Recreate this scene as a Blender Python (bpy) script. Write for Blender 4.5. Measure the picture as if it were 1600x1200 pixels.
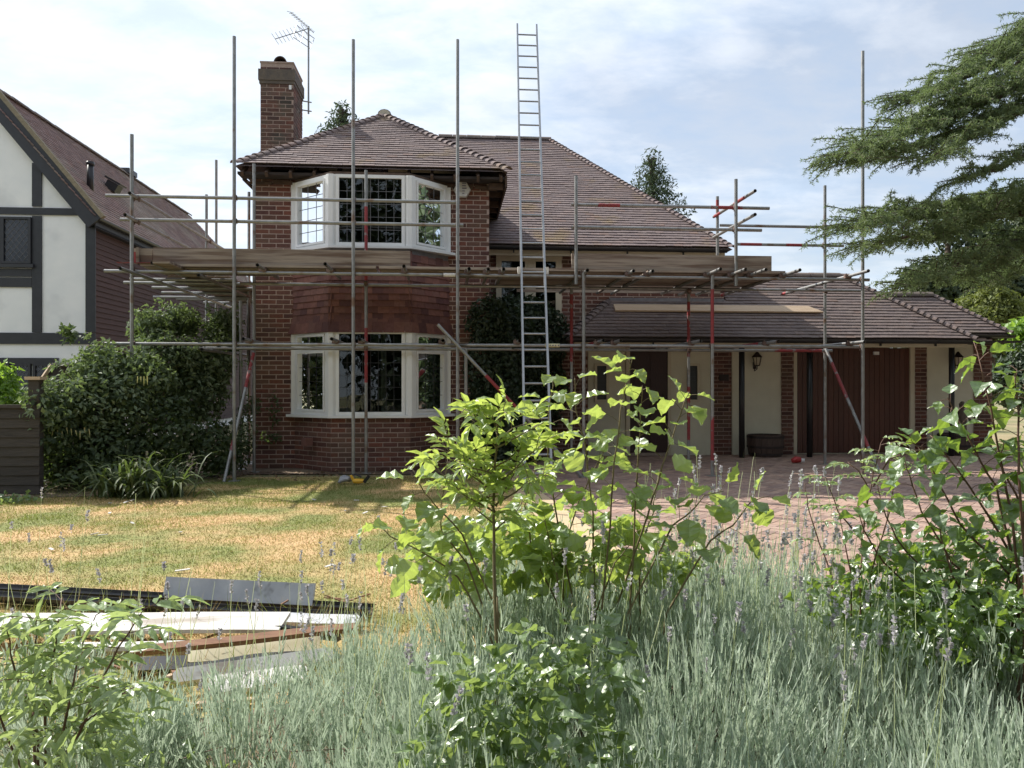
import bpy, math, random
import numpy as np
from mathutils import Vector, Matrix
random.seed(7); rng = np.random.default_rng(11)
SC = bpy.context.scene
for o in list(bpy.data.objects): bpy.data.objects.remove(o)
# ------------------------------------------------------------------ camera, light
YAW = math.radians(4.7); CS, SN = math.cos(YAW), math.sin(YAW); CZ = 1.35
cam = bpy.data.cameras.new("camera"); cam.lens = 27.0; cam.sensor_width = 36.0; cam.clip_start = 0.05; cam.clip_end = 2000
cam_o = bpy.data.objects.new("camera", cam); SC.collection.objects.link(cam_o)
cam_o.location = (0, 0, CZ); cam_o.rotation_euler = (math.radians(90), 0, -YAW); SC.camera = cam_o
SUN = Vector((-0.90, 0.68, 1.0)).normalized()           # direction towards the sun
sl = bpy.data.lights.new("sun", 'SUN'); sl.energy = 5.0; sl.angle = math.radians(0.6); sl.color = (1.0, 0.955, 0.88)
so = bpy.data.objects.new("sun", sl); SC.collection.objects.link(so)
so.rotation_euler = SUN.to_track_quat('Z', 'Y').to_euler()
W = bpy.data.worlds.new("World"); SC.world = W; W.use_nodes = True
nt = W.node_tree; N = nt.nodes; L = nt.links; N.clear()
def nn(nt, t, **k):
    n = nt.nodes.new(t)
    for a, b in k.items(): setattr(n, a, b)
    return n
sky = nn(nt, 'ShaderNodeTexSky', sky_type='NISHITA'); sky.sun_disc = False
sky.sun_elevation = math.asin(SUN.z); sky.sun_rotation = math.atan2(SUN.x, SUN.y)
sky.air_density = 1.0; sky.dust_density = 1.2; sky.ozone_density = 1.5
tc = nn(nt, 'ShaderNodeTexCoord'); sep = nn(nt, 'ShaderNodeSeparateXYZ'); L.new(tc.outputs['Generated'], sep.inputs[0])
def mth(op, a, b=None, c=None):
    m = nn(nt, 'ShaderNodeMath', operation=op)
    for i, v in enumerate((a, b, c)):
        if v is None: continue
        if isinstance(v, (int, float)): m.inputs[i].default_value = v
        else: L.new(v, m.inputs[i])
    return m.outputs[0]
zz = mth('ADD', mth('MAXIMUM', sep.outputs[2], 0.0), 0.22)
cmb = nn(nt, 'ShaderNodeCombineXYZ'); L.new(mth('DIVIDE', sep.outputs[0], zz), cmb.inputs[0]); L.new(mth('DIVIDE', sep.outputs[1], zz), cmb.inputs[1])
mp = nn(nt, 'ShaderNodeMapping'); mp.inputs['Scale'].default_value = (1.0, 1.5, 1); mp.inputs['Rotation'].default_value = (0, 0, 0.5); mp.inputs['Location'].default_value = (3.1, 1.7, 0)
L.new(cmb.outputs[0], mp.inputs[0])
def noise(sc, det, rough, dist, loc=0):
    n = nn(nt, 'ShaderNodeTexNoise'); n.inputs['Scale'].default_value = sc; n.inputs['Detail'].default_value = det
    n.inputs['Roughness'].default_value = rough; n.inputs['Distortion'].default_value = dist; L.new(mp.outputs[0], n.inputs['Vector']); return n.outputs[0]
big = noise(1.3, 4, 0.5, 0.1); fine = noise(5.0, 7, 0.60, 0.15)
mix = mth('ADD', mth('MULTIPLY', big, 0.70), mth('MULTIPLY', fine, 0.30))
azm = mth('MULTIPLY', sep.outputs[0], -0.30)              # cloud thins out towards the right
mix = mth('ADD', mix, azm)
ramp = nn(nt, 'ShaderNodeValToRGB'); L.new(mix, ramp.inputs[0])
ramp.color_ramp.elements[0].position = 0.36; ramp.color_ramp.elements[0].color = (0.46, 0.46, 0.46, 1)
ramp.color_ramp.elements[1].position = 0.60; ramp.color_ramp.elements[1].color = (0.93, 0.93, 0.93, 1)
shade = nn(nt, 'ShaderNodeValToRGB'); L.new(fine, shade.inputs[0])
shade.color_ramp.elements[0].position = 0.36; shade.color_ramp.elements[0].color = (7.4, 8.5, 10.0, 1)
shade.color_ramp.elements[1].position = 0.60; shade.color_ramp.elements[1].color = (8.6, 9.15, 9.9, 1)
mx = nn(nt, 'ShaderNodeMix', data_type='RGBA'); L.new(ramp.outputs[0], mx.inputs[0]); L.new(sky.outputs[0], mx.inputs[6]); L.new(shade.outputs[0], mx.inputs[7])
bg = nn(nt, 'ShaderNodeBackground'); bg.inputs[1].default_value = 0.085; L.new(mx.outputs[2], bg.inputs[0])
wo = nn(nt, 'ShaderNodeOutputWorld'); L.new(bg.outputs[0], wo.inputs[0])
SC.view_settings.view_transform = 'Standard'; SC.view_settings.look = 'None'; SC.view_settings.gamma = 1.0
SC.view_settings.exposure = 0.55; SC.view_settings.use_curve_mapping = False
SC.cycles.max_bounces = 6; SC.cycles.transparent_max_bounces = 12

# ------------------------------------------------------------------ helpers
def P(px, py, Y):
    u = (px - 800) / 1200; v = (600 - py) / 1200; t = Y / (CS - SN * u)
    return Vector((t * (SN + CS * u), Y, CZ + t * v))
def F(px, py, t):
    u = (px - 800) / 1200; v = (600 - py) / 1200
    return Vector((t * (SN + CS * u), t * (CS - SN * u), CZ + t * v))
def XA(px, Y): return P(px, 600, Y).x
WM = {}
def wm(o): return WM.get(o.name, Matrix.Identity(4))
def link(o, parent=None):
    SC.collection.objects.link(o)
    if parent is not None:
        o.parent = parent; o.matrix_parent_inverse = wm(parent).inverted()
    return o
def tag(o, label=None, cat=None, group=None, kind=None):
    for k, v in (('label', label), ('category', cat), ('group', group), ('kind', kind)):
        if v: o[k] = v
    return o
def empty(name, loc, label, cat, group=None):
    o = bpy.data.objects.new(name, None); o.location = loc; o.empty_display_size = 0.2
    link(o); WM[o.name] = Matrix.Translation(Vector(loc)); return tag(o, label, cat, group)
class MB:
    def __init__(s): s.v = []; s.f = []; s.m = []
    def add(s, vs, fs, mi=0):
        b = len(s.v); s.v += [tuple(v) for v in vs]; s.f += [tuple(b + i for i in f) for f in fs]; s.m += [mi] * len(fs); return s
    def box(s, a, b, mi=0):
        x0, y0, z0 = [min(a[i], b[i]) for i in range(3)]; x1, y1, z1 = [max(a[i], b[i]) for i in range(3)]
        return s.add([(x0,y0,z0),(x1,y0,z0),(x1,y1,z0),(x0,y1,z0),(x0,y0,z1),(x1,y0,z1),(x1,y1,z1),(x0,y1,z1)],
                     [(0,3,2,1),(4,5,6,7),(0,1,5,4),(1,2,6,5),(2,3,7,6),(3,0,4,7)], mi)
    def obox(s, c, ax, ay, az, h, mi=0):     # centre, three unit axes, half sizes
        c = Vector(c); vs = []
        for k in (-1, 1):
            for i, j in ((-1,-1),(1,-1),(1,1),(-1,1)): vs.append(c + Vector(ax)*h[0]*i + Vector(ay)*h[1]*j + Vector(az)*h[2]*k)
        return s.add(vs, [(0,3,2,1),(4,5,6,7),(0,1,5,4),(1,2,6,5),(2,3,7,6),(3,0,4,7)], mi)
    def tube(s, pts, r, n=8, cap=False, mi=0):
        pts = [Vector(p) for p in pts]; rr = r if isinstance(r, (list, tuple)) else [r] * len(pts); b = len(s.v)
        up = None
        for i, p in enumerate(pts):
            d = (pts[min(i+1, len(pts)-1)] - pts[max(i-1, 0)]).normalized()
            if up is None: up = Vector((0,0,1)) if abs(d.z) < .9 else Vector((1,0,0))
            x = d.cross(up).normalized(); y = x.cross(d).normalized(); up = y
            for k in range(n):
                a = 2*math.pi*k/n; s.v.append(tuple(p + x*math.cos(a)*rr[i] + y*math.sin(a)*rr[i]))
        for i in range(len(pts)-1):
            for k in range(n):
                k2 = (k+1) % n; s.f.append((b+i*n+k, b+i*n+k2, b+(i+1)*n+k2, b+(i+1)*n+k)); s.m.append(mi)
        if cap:
            s.f.append(tuple(b+k for k in range(n))[::-1]); s.f.append(tuple(b+(len(pts)-1)*n+k for k in range(n))); s.m += [mi, mi]
        return s
    def build(s, name, mats, parent=None, smooth=False, loc=None, kind=None):
        vs = s.v
        if loc is not None: vs = [(v[0]-loc[0], v[1]-loc[1], v[2]-loc[2]) for v in vs]
        me = bpy.data.meshes.new(name); me.from_pydata(vs, [], s.f)
        if not isinstance(mats, (list, tuple)): mats = [mats]
        for m in mats: me.materials.append(m)
        if len(mats) > 1: me.polygons.foreach_set('material_index', s.m)
        me.polygons.foreach_set('use_smooth', [bool(smooth)]*len(s.f))
        me.update(); o = bpy.data.objects.new(name, me)
        if loc is not None: o.location = loc
        link(o, parent)
        if loc is not None: WM[o.name] = Matrix.Translation(Vector(loc))
        if kind: o['kind'] = kind
        return o
def npmesh(name, V, Fc, mats, parent=None, kind=None, rnd=None, smooth=False, mi=None):
    """V (n,3) float, Fc (m,k) int : fast mesh; rnd (m,) face attribute"""
    V = np.asarray(V, np.float32); Fc = np.asarray(Fc, np.int32); k = Fc.shape[1]
    me = bpy.data.meshes.new(name); me.vertices.add(len(V)); me.vertices.foreach_set('co', V.ravel())
    me.loops.add(Fc.size); me.loops.foreach_set('vertex_index', Fc.ravel())
    me.polygons.add(len(Fc)); me.polygons.foreach_set('loop_start', np.arange(0, Fc.size, k, dtype=np.int32))
    if not isinstance(mats, (list, tuple)): mats = [mats]
    for m in mats: me.materials.append(m)
    if mi is not None: me.polygons.foreach_set('material_index', np.asarray(mi, np.int32))
    me.polygons.foreach_set('use_smooth', np.full(len(Fc), bool(smooth)))
    if rnd is not None:
        at = me.attributes.new('rnd', 'FLOAT', 'FACE'); at.data.foreach_set('value', np.asarray(rnd, np.float32))
    me.update(calc_edges=True); o = bpy.data.objects.new(name, me); link(o, parent)
    if kind: o['kind'] = kind
    return o
BOXV = np.array([(x,y,z) for z in (-.5,.5) for x,y in ((-.5,-.5),(.5,-.5),(.5,.5),(-.5,.5))], float)
BOXF = np.array([(0,3,2,1),(4,5,6,7),(0,1,5,4),(1,2,6,5),(2,3,7,6),(3,0,4,7)])
# brick with slightly softened front edges: front face (-y) inset
def soft_box():
    b = .035
    V = [(-.5,-.5+b*2,-.5),(.5,-.5+b*2,-.5),(.5,-.5+b*2,.5),(-.5,-.5+b*2,.5),(-.5+b*.5,-.5,-.5+b*2),(.5-b*.5,-.5,-.5+b*2),(.5-b*.5,-.5,.5-b*2),(-.5+b*.5,-.5,.5-b*2),
         (-.5,.5,-.5),(.5,.5,-.5),(.5,.5,.5),(-.5,.5,.5)]
    Fq = [(4,5,6,7),(0,1,5,4),(1,2,6,5),(2,3,7,6),(3,0,4,7),(0,8,9,1),(1,9,10,2),(2,10,11,3),(3,11,8,0)]
    return np.array(V, float), np.array(Fq)
def arch_unit(n=6, taper=.75, t=.16):
    V = []; Fq = []
    for j, (y, sc) in enumerate(((-.5, 1.0), (.5, taper))):
        for r in (1.0, 1.0 - t):
            for k in range(n+1):
                a = math.pi*k/n; V.append((math.cos(a)*r*sc, y, math.sin(a)*r*sc))
    m = n+1
    for k in range(n):
        Fq.append((k, k+1, 2*m+k+1, 2*m+k)); Fq.append((m+k+1, m+k, 3*m+k, 3*m+k+1)); Fq.append((k+1, k, m+k, m+k+1))
    return np.array(V, float), np.array(Fq)
class Pieces:
    """alike pieces: nearest ones become single objects that share one mesh, the rest one 'stuff' part"""
    def __init__(s, name, unit, mats): s.name = name; s.V, s.F = unit; s.mats = mats if isinstance(mats, (list, tuple)) else [mats]; s.M = []; s.P = []
    def add(s, c, ax, ay, az, dims, parent=None):
        M = np.eye(4)
        for i, (a, d) in enumerate(zip((ax, ay, az), dims)): M[:3, i] = np.array(a) * d
        M[:3, 3] = c; s.M.append(M); s.P.append(parent)
    def flush(s, nmax=300, score=None, stuffname=None, smooth=False):
        if not s.M: return
        M = np.array(s.M); c = M[:, :3, 3] - np.array([0, 0, CZ])
        t = c[:, 0]*SN + c[:, 1]*CS; u = (c[:, 0]*CS - c[:, 1]*SN)/np.maximum(t, .1)
        d = t + 100*(t < .5) + 100*(np.abs(u) > .67)
        if score is not None: d = score(M, d)
        order = np.argsort(d); me = bpy.data.meshes.new(s.name); me.from_pydata([tuple(v) for v in s.V], [], [tuple(int(i) for i in f) for f in s.F])
        for m in s.mats: me.materials.append(m)
        me.polygons.foreach_set('use_smooth', [bool(smooth)]*len(s.F))
        for i in order[:nmax]:
            o = bpy.data.objects.new(s.name, me); par = s.P[i]; link(o, par); o.matrix_basis = Matrix(M[i].tolist())
        rest = {}
        for i in order[nmax:]: rest.setdefault(s.P[i].name if s.P[i] else '', []).append(i)
        for k, idx in rest.items():
            idx = np.array(idx); nv = len(s.V)
            V = np.einsum('nij,vj->nvi', M[idx][:, :3, :3], s.V) + M[idx][:, None, :3, 3]
            Fq = (s.F[None] + (np.arange(len(idx))*nv)[:, None, None]).reshape(-1, s.F.shape[1])
            npmesh(stuffname or s.name + 's', V.reshape(-1, 3), Fq, s.mats, s.P[idx[0]], 'stuff', np.repeat(rng.random(len(idx)), len(s.F)), smooth)
# ------------------------------------------------------------------ materials
def mat(name, c1, c2=None, scale=8.0, rough=.8, metal=0.0, bump=0.0, bscale=None, rnd=0.0, c3=None, s3=1.2, hue=None, spec=.5, stretch=None, t3=(.45,.65)):
    m = bpy.data.materials.new(name); m.use_nodes = True; nt = m.node_tree; b = nt.nodes['Principled BSDF']; lk = nt.links.new
    b.inputs['Roughness'].default_value = rough; b.inputs['Metallic'].default_value = metal; b.inputs['Specular IOR Level'].default_value = spec
    geo = nn(nt, 'ShaderNodeNewGeometry'); vec = geo.outputs['Position']
    if stretch:
        q = nn(nt, 'ShaderNodeMapping'); q.inputs['Scale'].default_value = stretch; lk(vec, q.inputs[0]); vec = q.outputs[0]
    def nz(sc, det=5, ro=.6):
        n = nn(nt, 'ShaderNodeTexNoise'); n.inputs['Scale'].default_value = sc; n.inputs['Detail'].default_value = det; n.inputs['Roughness'].default_value = ro; lk(vec, n.inputs['Vector']); return n.outputs[0]
    def mixc(f, a, b_):
        x = nn(nt, 'ShaderNodeMix', data_type='RGBA')
        for i, v in ((0, f), (6, a), (7, b_)):
            if isinstance(v, (tuple, list)): x.inputs[i].default_value = (*v, 1)
            elif isinstance(v, float): x.inputs[i].default_value = v
            else: lk(v, x.inputs[i])
        return x.outputs[2]
    def rampf(src, lo, hi):
        r = nn(nt, 'ShaderNodeMapRange'); r.inputs[1].default_value = lo; r.inputs[2].default_value = hi; lk(src, r.inputs[0]); return r.outputs[0]
    col = c1
    if c2: col = mixc(rampf(nz(scale), .32, .68), c1, c2)
    if c3: col = mixc(rampf(nz(s3, 3, .5), *t3), col, c3)
    if rnd or hue:
        oi = nn(nt, 'ShaderNodeObjectInfo'); at = nn(nt, 'ShaderNodeAttribute', attribute_name='rnd')
        a = nn(nt, 'ShaderNodeMath', operation='ADD'); lk(oi.outputs['Random'], a.inputs[0]); lk(at.outputs['Fac'], a.inputs[1])
        f = nn(nt, 'ShaderNodeMath', operation='FRACT'); lk(a.outputs[0], f.inputs[0])
        if hue:
            rr = nn(nt, 'ShaderNodeValToRGB'); lk(f.outputs[0], rr.inputs[0]); rr.color_ramp.interpolation = 'CONSTANT'
            els = rr.color_ramp.elements
            for i, (p, cc) in enumerate(hue):
                e = els[i] if i < 2 else els.new(p)
                e.position = p; e.color = (*cc, 1)
            x = nn(nt, 'ShaderNodeMix', data_type='RGBA', blend_type='MULTIPLY'); x.inputs[0].default_value = 1.0
            if isinstance(col, tuple): x.inputs[6].default_value = (*col, 1)
            else: lk(col, x.inputs[6])
            lk(rr.outputs[0], x.inputs[7]); col = x.outputs[2]
        if rnd:
            f2 = nn(nt, 'ShaderNodeMath', operation='MULTIPLY'); lk(f.outputs[0], f2.inputs[0]); f2.inputs[1].default_value = 7.31
            f3 = nn(nt, 'ShaderNodeMath', operation='FRACT'); lk(f2.outputs[0], f3.inputs[0])
            hs = nn(nt, 'ShaderNodeHueSaturation'); r = nn(nt, 'ShaderNodeMapRange'); lk(f3.outputs[0], r.inputs[0]); r.inputs[3].default_value = 1-rnd; r.inputs[4].default_value = 1+rnd
            lk(r.outputs[0], hs.inputs['Value'])
            if isinstance(col, tuple): hs.inputs['Color'].default_value = (*col, 1)
            else: lk(col, hs.inputs['Color'])
            col = hs.outputs[0]
    if isinstance(col, tuple): b.inputs['Base Color'].default_value = (*col, 1)
    else: lk(col, b.inputs['Base Color'])
    if bump:
        bp = nn(nt, 'ShaderNodeBump'); bp.inputs['Strength'].default_value = bump; bp.inputs['Distance'].default_value = .01
        lk(nz(bscale or scale*3, 4), bp.inputs['Height']); lk(bp.outputs[0], b.inputs['Normal'])
    return m
def leafmat(name, c1, c2, trans=(.35,.5,.06), tw=.45, rnd=.25, back=None, gloss=.12, scale=6.0, vein=False):
    m = bpy.data.materials.new(name); m.use_nodes = True; nt = m.node_tree; nt.nodes.clear(); lk = nt.links.new
    oi = nn(nt, 'ShaderNodeObjectInfo'); at = nn(nt, 'ShaderNodeAttribute', attribute_name='rnd'); geo = nn(nt, 'ShaderNodeNewGeometry')
    a = nn(nt, 'ShaderNodeMath', operation='ADD'); lk(oi.outputs['Random'], a.inputs[0]); lk(at.outputs['Fac'], a.inputs[1])
    f = nn(nt, 'ShaderNodeMath', operation='FRACT'); lk(a.outputs[0], f.inputs[0])
    x = nn(nt, 'ShaderNodeMix', data_type='RGBA'); lk(f.outputs[0], x.inputs[0]); x.inputs[6].default_value = (*c1, 1); x.inputs[7].default_value = (*c2, 1); col = x.outputs[2]
    no = nn(nt, 'ShaderNodeTexNoise'); no.inputs['Scale'].default_value = scale*10; lk(geo.outputs['Position'], no.inputs['Vector'])
    hs = nn(nt, 'ShaderNodeHueSaturation'); r = nn(nt, 'ShaderNodeMapRange'); lk(no.outputs[0], r.inputs[0]); r.inputs[1].default_value = .3; r.inputs[2].default_value = .7; r.inputs[3].default_value = 1-rnd; r.inputs[4].default_value = 1+rnd
    lk(r.outputs[0], hs.inputs['Value']); lk(col, hs.inputs['Color']); col = hs.outputs[0]
    if back:
        y = nn(nt, 'ShaderNodeMix', data_type='RGBA'); lk(geo.outputs['Backfacing'], y.inputs[0]); lk(col, y.inputs[6]); y.inputs[7].default_value = (*back, 1); col = y.outputs[2]
    d = nn(nt, 'ShaderNodeBsdfDiffuse'); lk(col, d.inputs[0]); t = nn(nt, 'ShaderNodeBsdfTranslucent'); t.inputs[0].default_value = (*trans, 1)
    s = nn(nt, 'ShaderNodeMixShader'); s.inputs[0].default_value = tw; lk(d.outputs[0], s.inputs[1]); lk(t.outputs[0], s.inputs[2])
    g = nn(nt, 'ShaderNodeBsdfGlossy'); g.inputs['Roughness'].default_value = .42 if gloss >= .08 else .55
    s2 = nn(nt, 'ShaderNodeMixShader'); s2.inputs[0].default_value = gloss; lk(s.outputs[0], s2.inputs[1]); lk(g.outputs[0], s2.inputs[2])
    if vein:
        bp = nn(nt, 'ShaderNodeBump'); bp.inputs['Strength'].default_value = .6; bp.inputs['Distance'].default_value = .004; lk(no.outputs[0], bp.inputs['Height'])
        for q in (d, t, g): lk(bp.outputs[0], q.inputs['Normal'])
    o = nn(nt, 'ShaderNodeOutputMaterial'); lk(s2.outputs[0], o.inputs[0]); return m
BH = [(0,(1,1,1)),(.25,(.80,.72,.72)),(.45,(1.1,1.0,.92)),(.65,(.66,.62,.68)),(.75,(1.15,.9,.8)),(.88,(.92,1.0,.95))]
M = {}
M['brick'] = mat('brick_red', (.128,.057,.044), (.18,.086,.064), 30, .9, bump=.5, bscale=120, rnd=.14, hue=BH, c3=(.135,.085,.06), s3=1.1, t3=(.5,.7))
M['brick_dark'] = mat('brick_chimney', (.105,.055,.045), (.16,.082,.062), 30, .9, bump=.5, bscale=120, rnd=.2, hue=BH, c3=(.085,.075,.06), s3=2.5)
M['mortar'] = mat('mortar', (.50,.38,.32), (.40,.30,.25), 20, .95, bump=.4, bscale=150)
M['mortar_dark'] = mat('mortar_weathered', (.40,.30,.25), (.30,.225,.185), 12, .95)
TH = [(0,(1,1,1)),(.4,(.93,.93,.96)),(.7,(1.06,1.02,1.0)),(.88,(.88,.86,.88)),(.96,(1.12,1.0,.92))]
M['tile'] = mat('clay_roof_tile', (.185,.138,.128), (.245,.188,.176), 14, .82, bump=.5, bscale=60, rnd=.07, hue=TH, c3=(.24,.17,.10), s3=1.6, t3=(.58,.72))
M['tile_garage'] = mat('brown_roof_tile', (.15,.112,.10), (.19,.148,.134), 14, .85, bump=.5, bscale=60, rnd=.07, hue=TH, c3=(.19,.16,.08), s3=1.4, t3=(.66,.8))
M['tile_neigh'] = mat('neighbour_tile', (.22,.14,.125), (.29,.20,.18), 10, .85, rnd=.2, hue=TH, c3=(.30,.24,.20), s3=.8)
M['hung'] = mat('hung_tile_clay', (.155,.070,.056), (.21,.100,.080), 16, .8, bump=.4, bscale=70, rnd=.12, hue=[(0,(1,1,1)),(.25,(.82,.74,.78)),(.5,(1.12,1.05,1)),(.7,(.62,.56,.66)),(.85,(.9,.8,.8))])
M['ridge'] = mat('ridge_tile', (.13,.10,.09), (.2,.16,.13), 8, .85, rnd=.2)
M['lime'] = mat('ridge_end_mortar', (.55,.5,.4), (.45,.4,.3), 20, .9)
M['felt'] = mat('roof_felt', (.05,.038,.034), (.03,.024,.022), 6, .95)
M['rotten'] = mat('bare_rafter_wood', (.06,.038,.028), (.12,.075,.05), 9, .9, bump=.5, bscale=40)
M['white'] = mat('white_upvc', (.86,.86,.85), (.80,.80,.78), 3, .35)
M['cream'] = mat('cream_paint', (.63,.56,.42), (.57,.50,.37), 3, .6)
M['render'] = mat('cream_render', (.70,.66,.52), (.62,.58,.45), 2.0, .85, bump=.2, bscale=120)
M['lead'] = mat('lead_flashing', (.13,.12,.13), (.2,.19,.2), 9, .6)
M['lead_strip'] = mat('window_lead', (.16,.16,.17), None, rough=.5)
M['lead_dull'] = mat('window_lead_dull', (.035,.035,.04), None, rough=.6)
M['black'] = mat('black_plastic', (.012,.012,.014), (.022,.022,.024), 4, .35)
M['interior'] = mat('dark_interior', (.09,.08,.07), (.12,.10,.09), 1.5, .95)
M['curtain'] = mat('white_curtain', (.6,.58,.54), (.5,.48,.44), 4, .9)
M['curtain_grey'] = mat('patterned_curtain', (.42,.42,.38), (.28,.29,.26), 30, .9)
M['door'] = mat('dark_stained_door', (.045,.014,.012), (.028,.009,.009), 14, .45, stretch=(8,1,.6))
M['garage'] = mat('mahogany_board', (.11,.036,.020), (.072,.022,.014), 12, .45, stretch=(8,1,.5), rnd=.12)
M['galv'] = mat('galvanised_tube', (.34,.34,.33), (.24,.235,.225), 10, .42, metal=.55, c3=(.20,.13,.09), s3=4.0, t3=(.60,.72), bump=.15, bscale=60)
M['redpaint'] = mat('red_paint', (.33,.035,.04), (.20,.04,.04), 14, .6, c3=(.25,.22,.21), s3=9, t3=(.6,.66))
M['coupler'] = mat('rusty_coupler', (.11,.06,.045), (.20,.15,.13), 40, .7, metal=.4, rnd=.3)
M['board'] = mat('weathered_scaffold_board', (.35,.29,.235), (.25,.20,.165), 6, .9, bump=.5, bscale=50, stretch=(.35,4,6), rnd=.16, c3=(.15,.10,.075), s3=3)
M['pale_board'] = mat('fresh_pine_board', (.58,.44,.31), (.48,.35,.23), 6, .8, stretch=(.4,4,6))
M['tagw'] = mat('white_tag', (.75,.74,.7), (.55,.5,.45), 30, .6)
M['tagy'] = mat('cream_tag', (.7,.66,.4), (.5,.45,.3), 30, .6)
M['alu'] = mat('ladder_aluminium', (.42,.43,.44), (.32,.33,.34), 8, .45, metal=.5)
M['neigh_render'] = mat('white_render', (.90,.90,.89), (.83,.84,.84), 2.5, .9, c3=(.66,.67,.68), s3=1.5, t3=(.55,.8), bump=.3, bscale=60)
M['timber'] = mat('black_stained_timber', (.022,.024,.030), (.032,.034,.040), 8, .55)
M['clad'] = mat('brown_cladding', (.085,.048,.046), (.062,.036,.037), 6, .8, rnd=.1, stretch=(3,.5,3))
M['glass'] = None
M['soil'] = mat('dry_soil', (.17,.12,.08), (.10,.07,.05), 5, .98, bump=1.0, bscale=18, c3=(.24,.18,.12), s3=2)
M['paver'] = mat('red_block_paver', (.33,.225,.175), (.41,.29,.23), 12, .9, bump=.4, bscale=60, rnd=.14, hue=[(0,(1,1,1)),(.3,(.88,.82,.82)),(.55,(1.08,1.04,1)),(.8,(.78,.76,.8))])
M['sand'] = mat('jointing_sand', (.11,.085,.07), (.16,.125,.10), 20, .98)
M['barrel'] = mat('barrel_oak', (.10,.065,.05), (.065,.042,.034), 9, .8, stretch=(6,6,.8), bump=.5, bscale=30)
M['iron'] = mat('iron_hoop', (.035,.03,.03), (.06,.04,.035), 9, .6, metal=.5)
M['stone'] = mat('stone_path', (.58,.44,.27), (.48,.36,.22), 7, .95, bump=.4)
M['fence'] = mat('grey_fence_wood', (.075,.062,.053), (.05,.042,.036), 7, .9, stretch=(.6,.6,5), bump=.5, bscale=30, rnd=.15)
M['greyboard'] = mat('grey_painted_board', (.60,.61,.63), (.44,.45,.48), 5, .8, c3=(.10,.09,.08), s3=6, t3=(.6,.7))
M['whiteboard'] = mat('white_painted_board', (.66,.64,.60), (.52,.50,.47), 3, .6, c3=(.34,.29,.24), s3=6, t3=(.56,.68), stretch=(.4,2,2))
M['creamboard'] = mat('cream_painted_board', (.55,.50,.33), (.46,.41,.27), 5, .7)
M['brownwood'] = mat('raw_brown_timber', (.30,.16,.09), (.20,.10,.06), 9, .85, stretch=(.5,4,4))
M['bark'] = mat('bark', (.11,.08,.06), (.06,.045,.035), 9, .95, bump=1, bscale=25)
M['stem'] = mat('young_stem', (.20,.16,.07), (.14,.10,.05), 20, .7)
M['stem_red'] = mat('reddish_stem', (.17,.09,.06), (.11,.06,.04), 20, .7)
M['terracotta'] = mat('terracotta', (.12,.07,.055), (.07,.05,.045), 9, .85)
M['statue'] = mat('weathered_figure', (.16,.12,.09), (.10,.08,.06), 12, .9, bump=.5)
M['yellow'] = mat('yellow_plastic', (.75,.42,.03), None, rough=.5)
M['greycloth'] = mat('grey_cloth', (.38,.38,.40), (.28,.28,.30), 20, .95, bump=.5)
M['printed'] = mat('faded_print', (.18,.16,.2), None, rough=.7)
def glassmat():
    m = bpy.data.materials.new('window_glass'); m.use_nodes = True; nt = m.node_tree; nt.nodes.clear(); lk = nt.links.new
    tr = nn(nt, 'ShaderNodeBsdfTransparent'); tr.inputs[0].default_value = (.62,.66,.64,1)
    gl = nn(nt, 'ShaderNodeBsdfGlossy'); gl.inputs['Roughness'].default_value = .015; gl.inputs[0].default_value = (.9,.93,.95,1)
    fr = nn(nt, 'ShaderNodeFresnel'); fr.inputs[0].default_value = 1.52
    geo = nn(nt, 'ShaderNodeNewGeometry'); no = nn(nt, 'ShaderNodeTexNoise'); no.inputs['Scale'].default_value = 2.2; lk(geo.outputs['Position'], no.inputs['Vector'])
    bp = nn(nt, 'ShaderNodeBump'); bp.inputs['Strength'].default_value = .12; bp.inputs['Distance'].default_value = .02; lk(no.outputs[0], bp.inputs['Height']); lk(bp.outputs[0], gl.inputs['Normal'])
    s = nn(nt, 'ShaderNodeMixShader'); lk(fr.outputs[0], s.inputs[0]); lk(tr.outputs[0], s.inputs[1]); lk(gl.outputs[0], s.inputs[2])
    o = nn(nt, 'ShaderNodeOutputMaterial'); lk(s.outputs[0], o.inputs[0]); return m
M['glass'] = glassmat()
# ------------------------------------------------------------------ ground
def sheet(name, pts, z, m, kind='structure'):
    mb = MB(); mb.add([(x, y, z) for x, y in pts], [tuple(range(len(pts)))]); return mb.build(name, m, kind=kind)
M['lawn'] = mat('dry_lawn', (.60,.40,.21), (.47,.32,.13), 7, .95, bump=1.0, bscale=45, c3=(.22,.235,.07), s3=1.05, t3=(.40,.60))
M['rough'] = mat('rough_grass', (.26,.23,.12), (.17,.18,.075), 3, .95, bump=.8, bscale=30, c3=(.36,.29,.17), s3=.3)
ground = sheet('ground', [(-160,-60),(160,-60),(160,260),(-160,260)], -.012, M['rough'])
sheet('unseen_road', [(-60,-6.5),(60,-6.5),(60,-.6),(-60,-.6)], -.004, mat('asphalt', (.06,.06,.062), (.08,.08,.08), 8, .9))  # unseen asphalt strip behind the camera, added to cut warm bounce off the ground
lawn = sheet('lawn', [(-5.6,3.2),(1.2,3.2),(.75,11.4),(-5.6,11.4)], 0.0, M['lawn'])
soilbed = sheet('soil_bed', [(-6.8,9.3),(-4.0,9.6),(-3.2,10.9),(-3.0,11.75),(.9,11.45),(.95,14.2),(-6.8,16)], .004, M['soil'])
sheet('planting_bed_soil', [(-3.2,.4),(6.6,.4),(6.6,3.9),(1.2,4.6),(-.4,3.4),(-3.2,2.2)], .014, M['soil'])
drive = sheet('driveway', [(1.6,3.4),(12.6,3.4),(12.6,14.25),(.95,14.25),(1.0,11.4)], .002, M['sand'])
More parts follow.
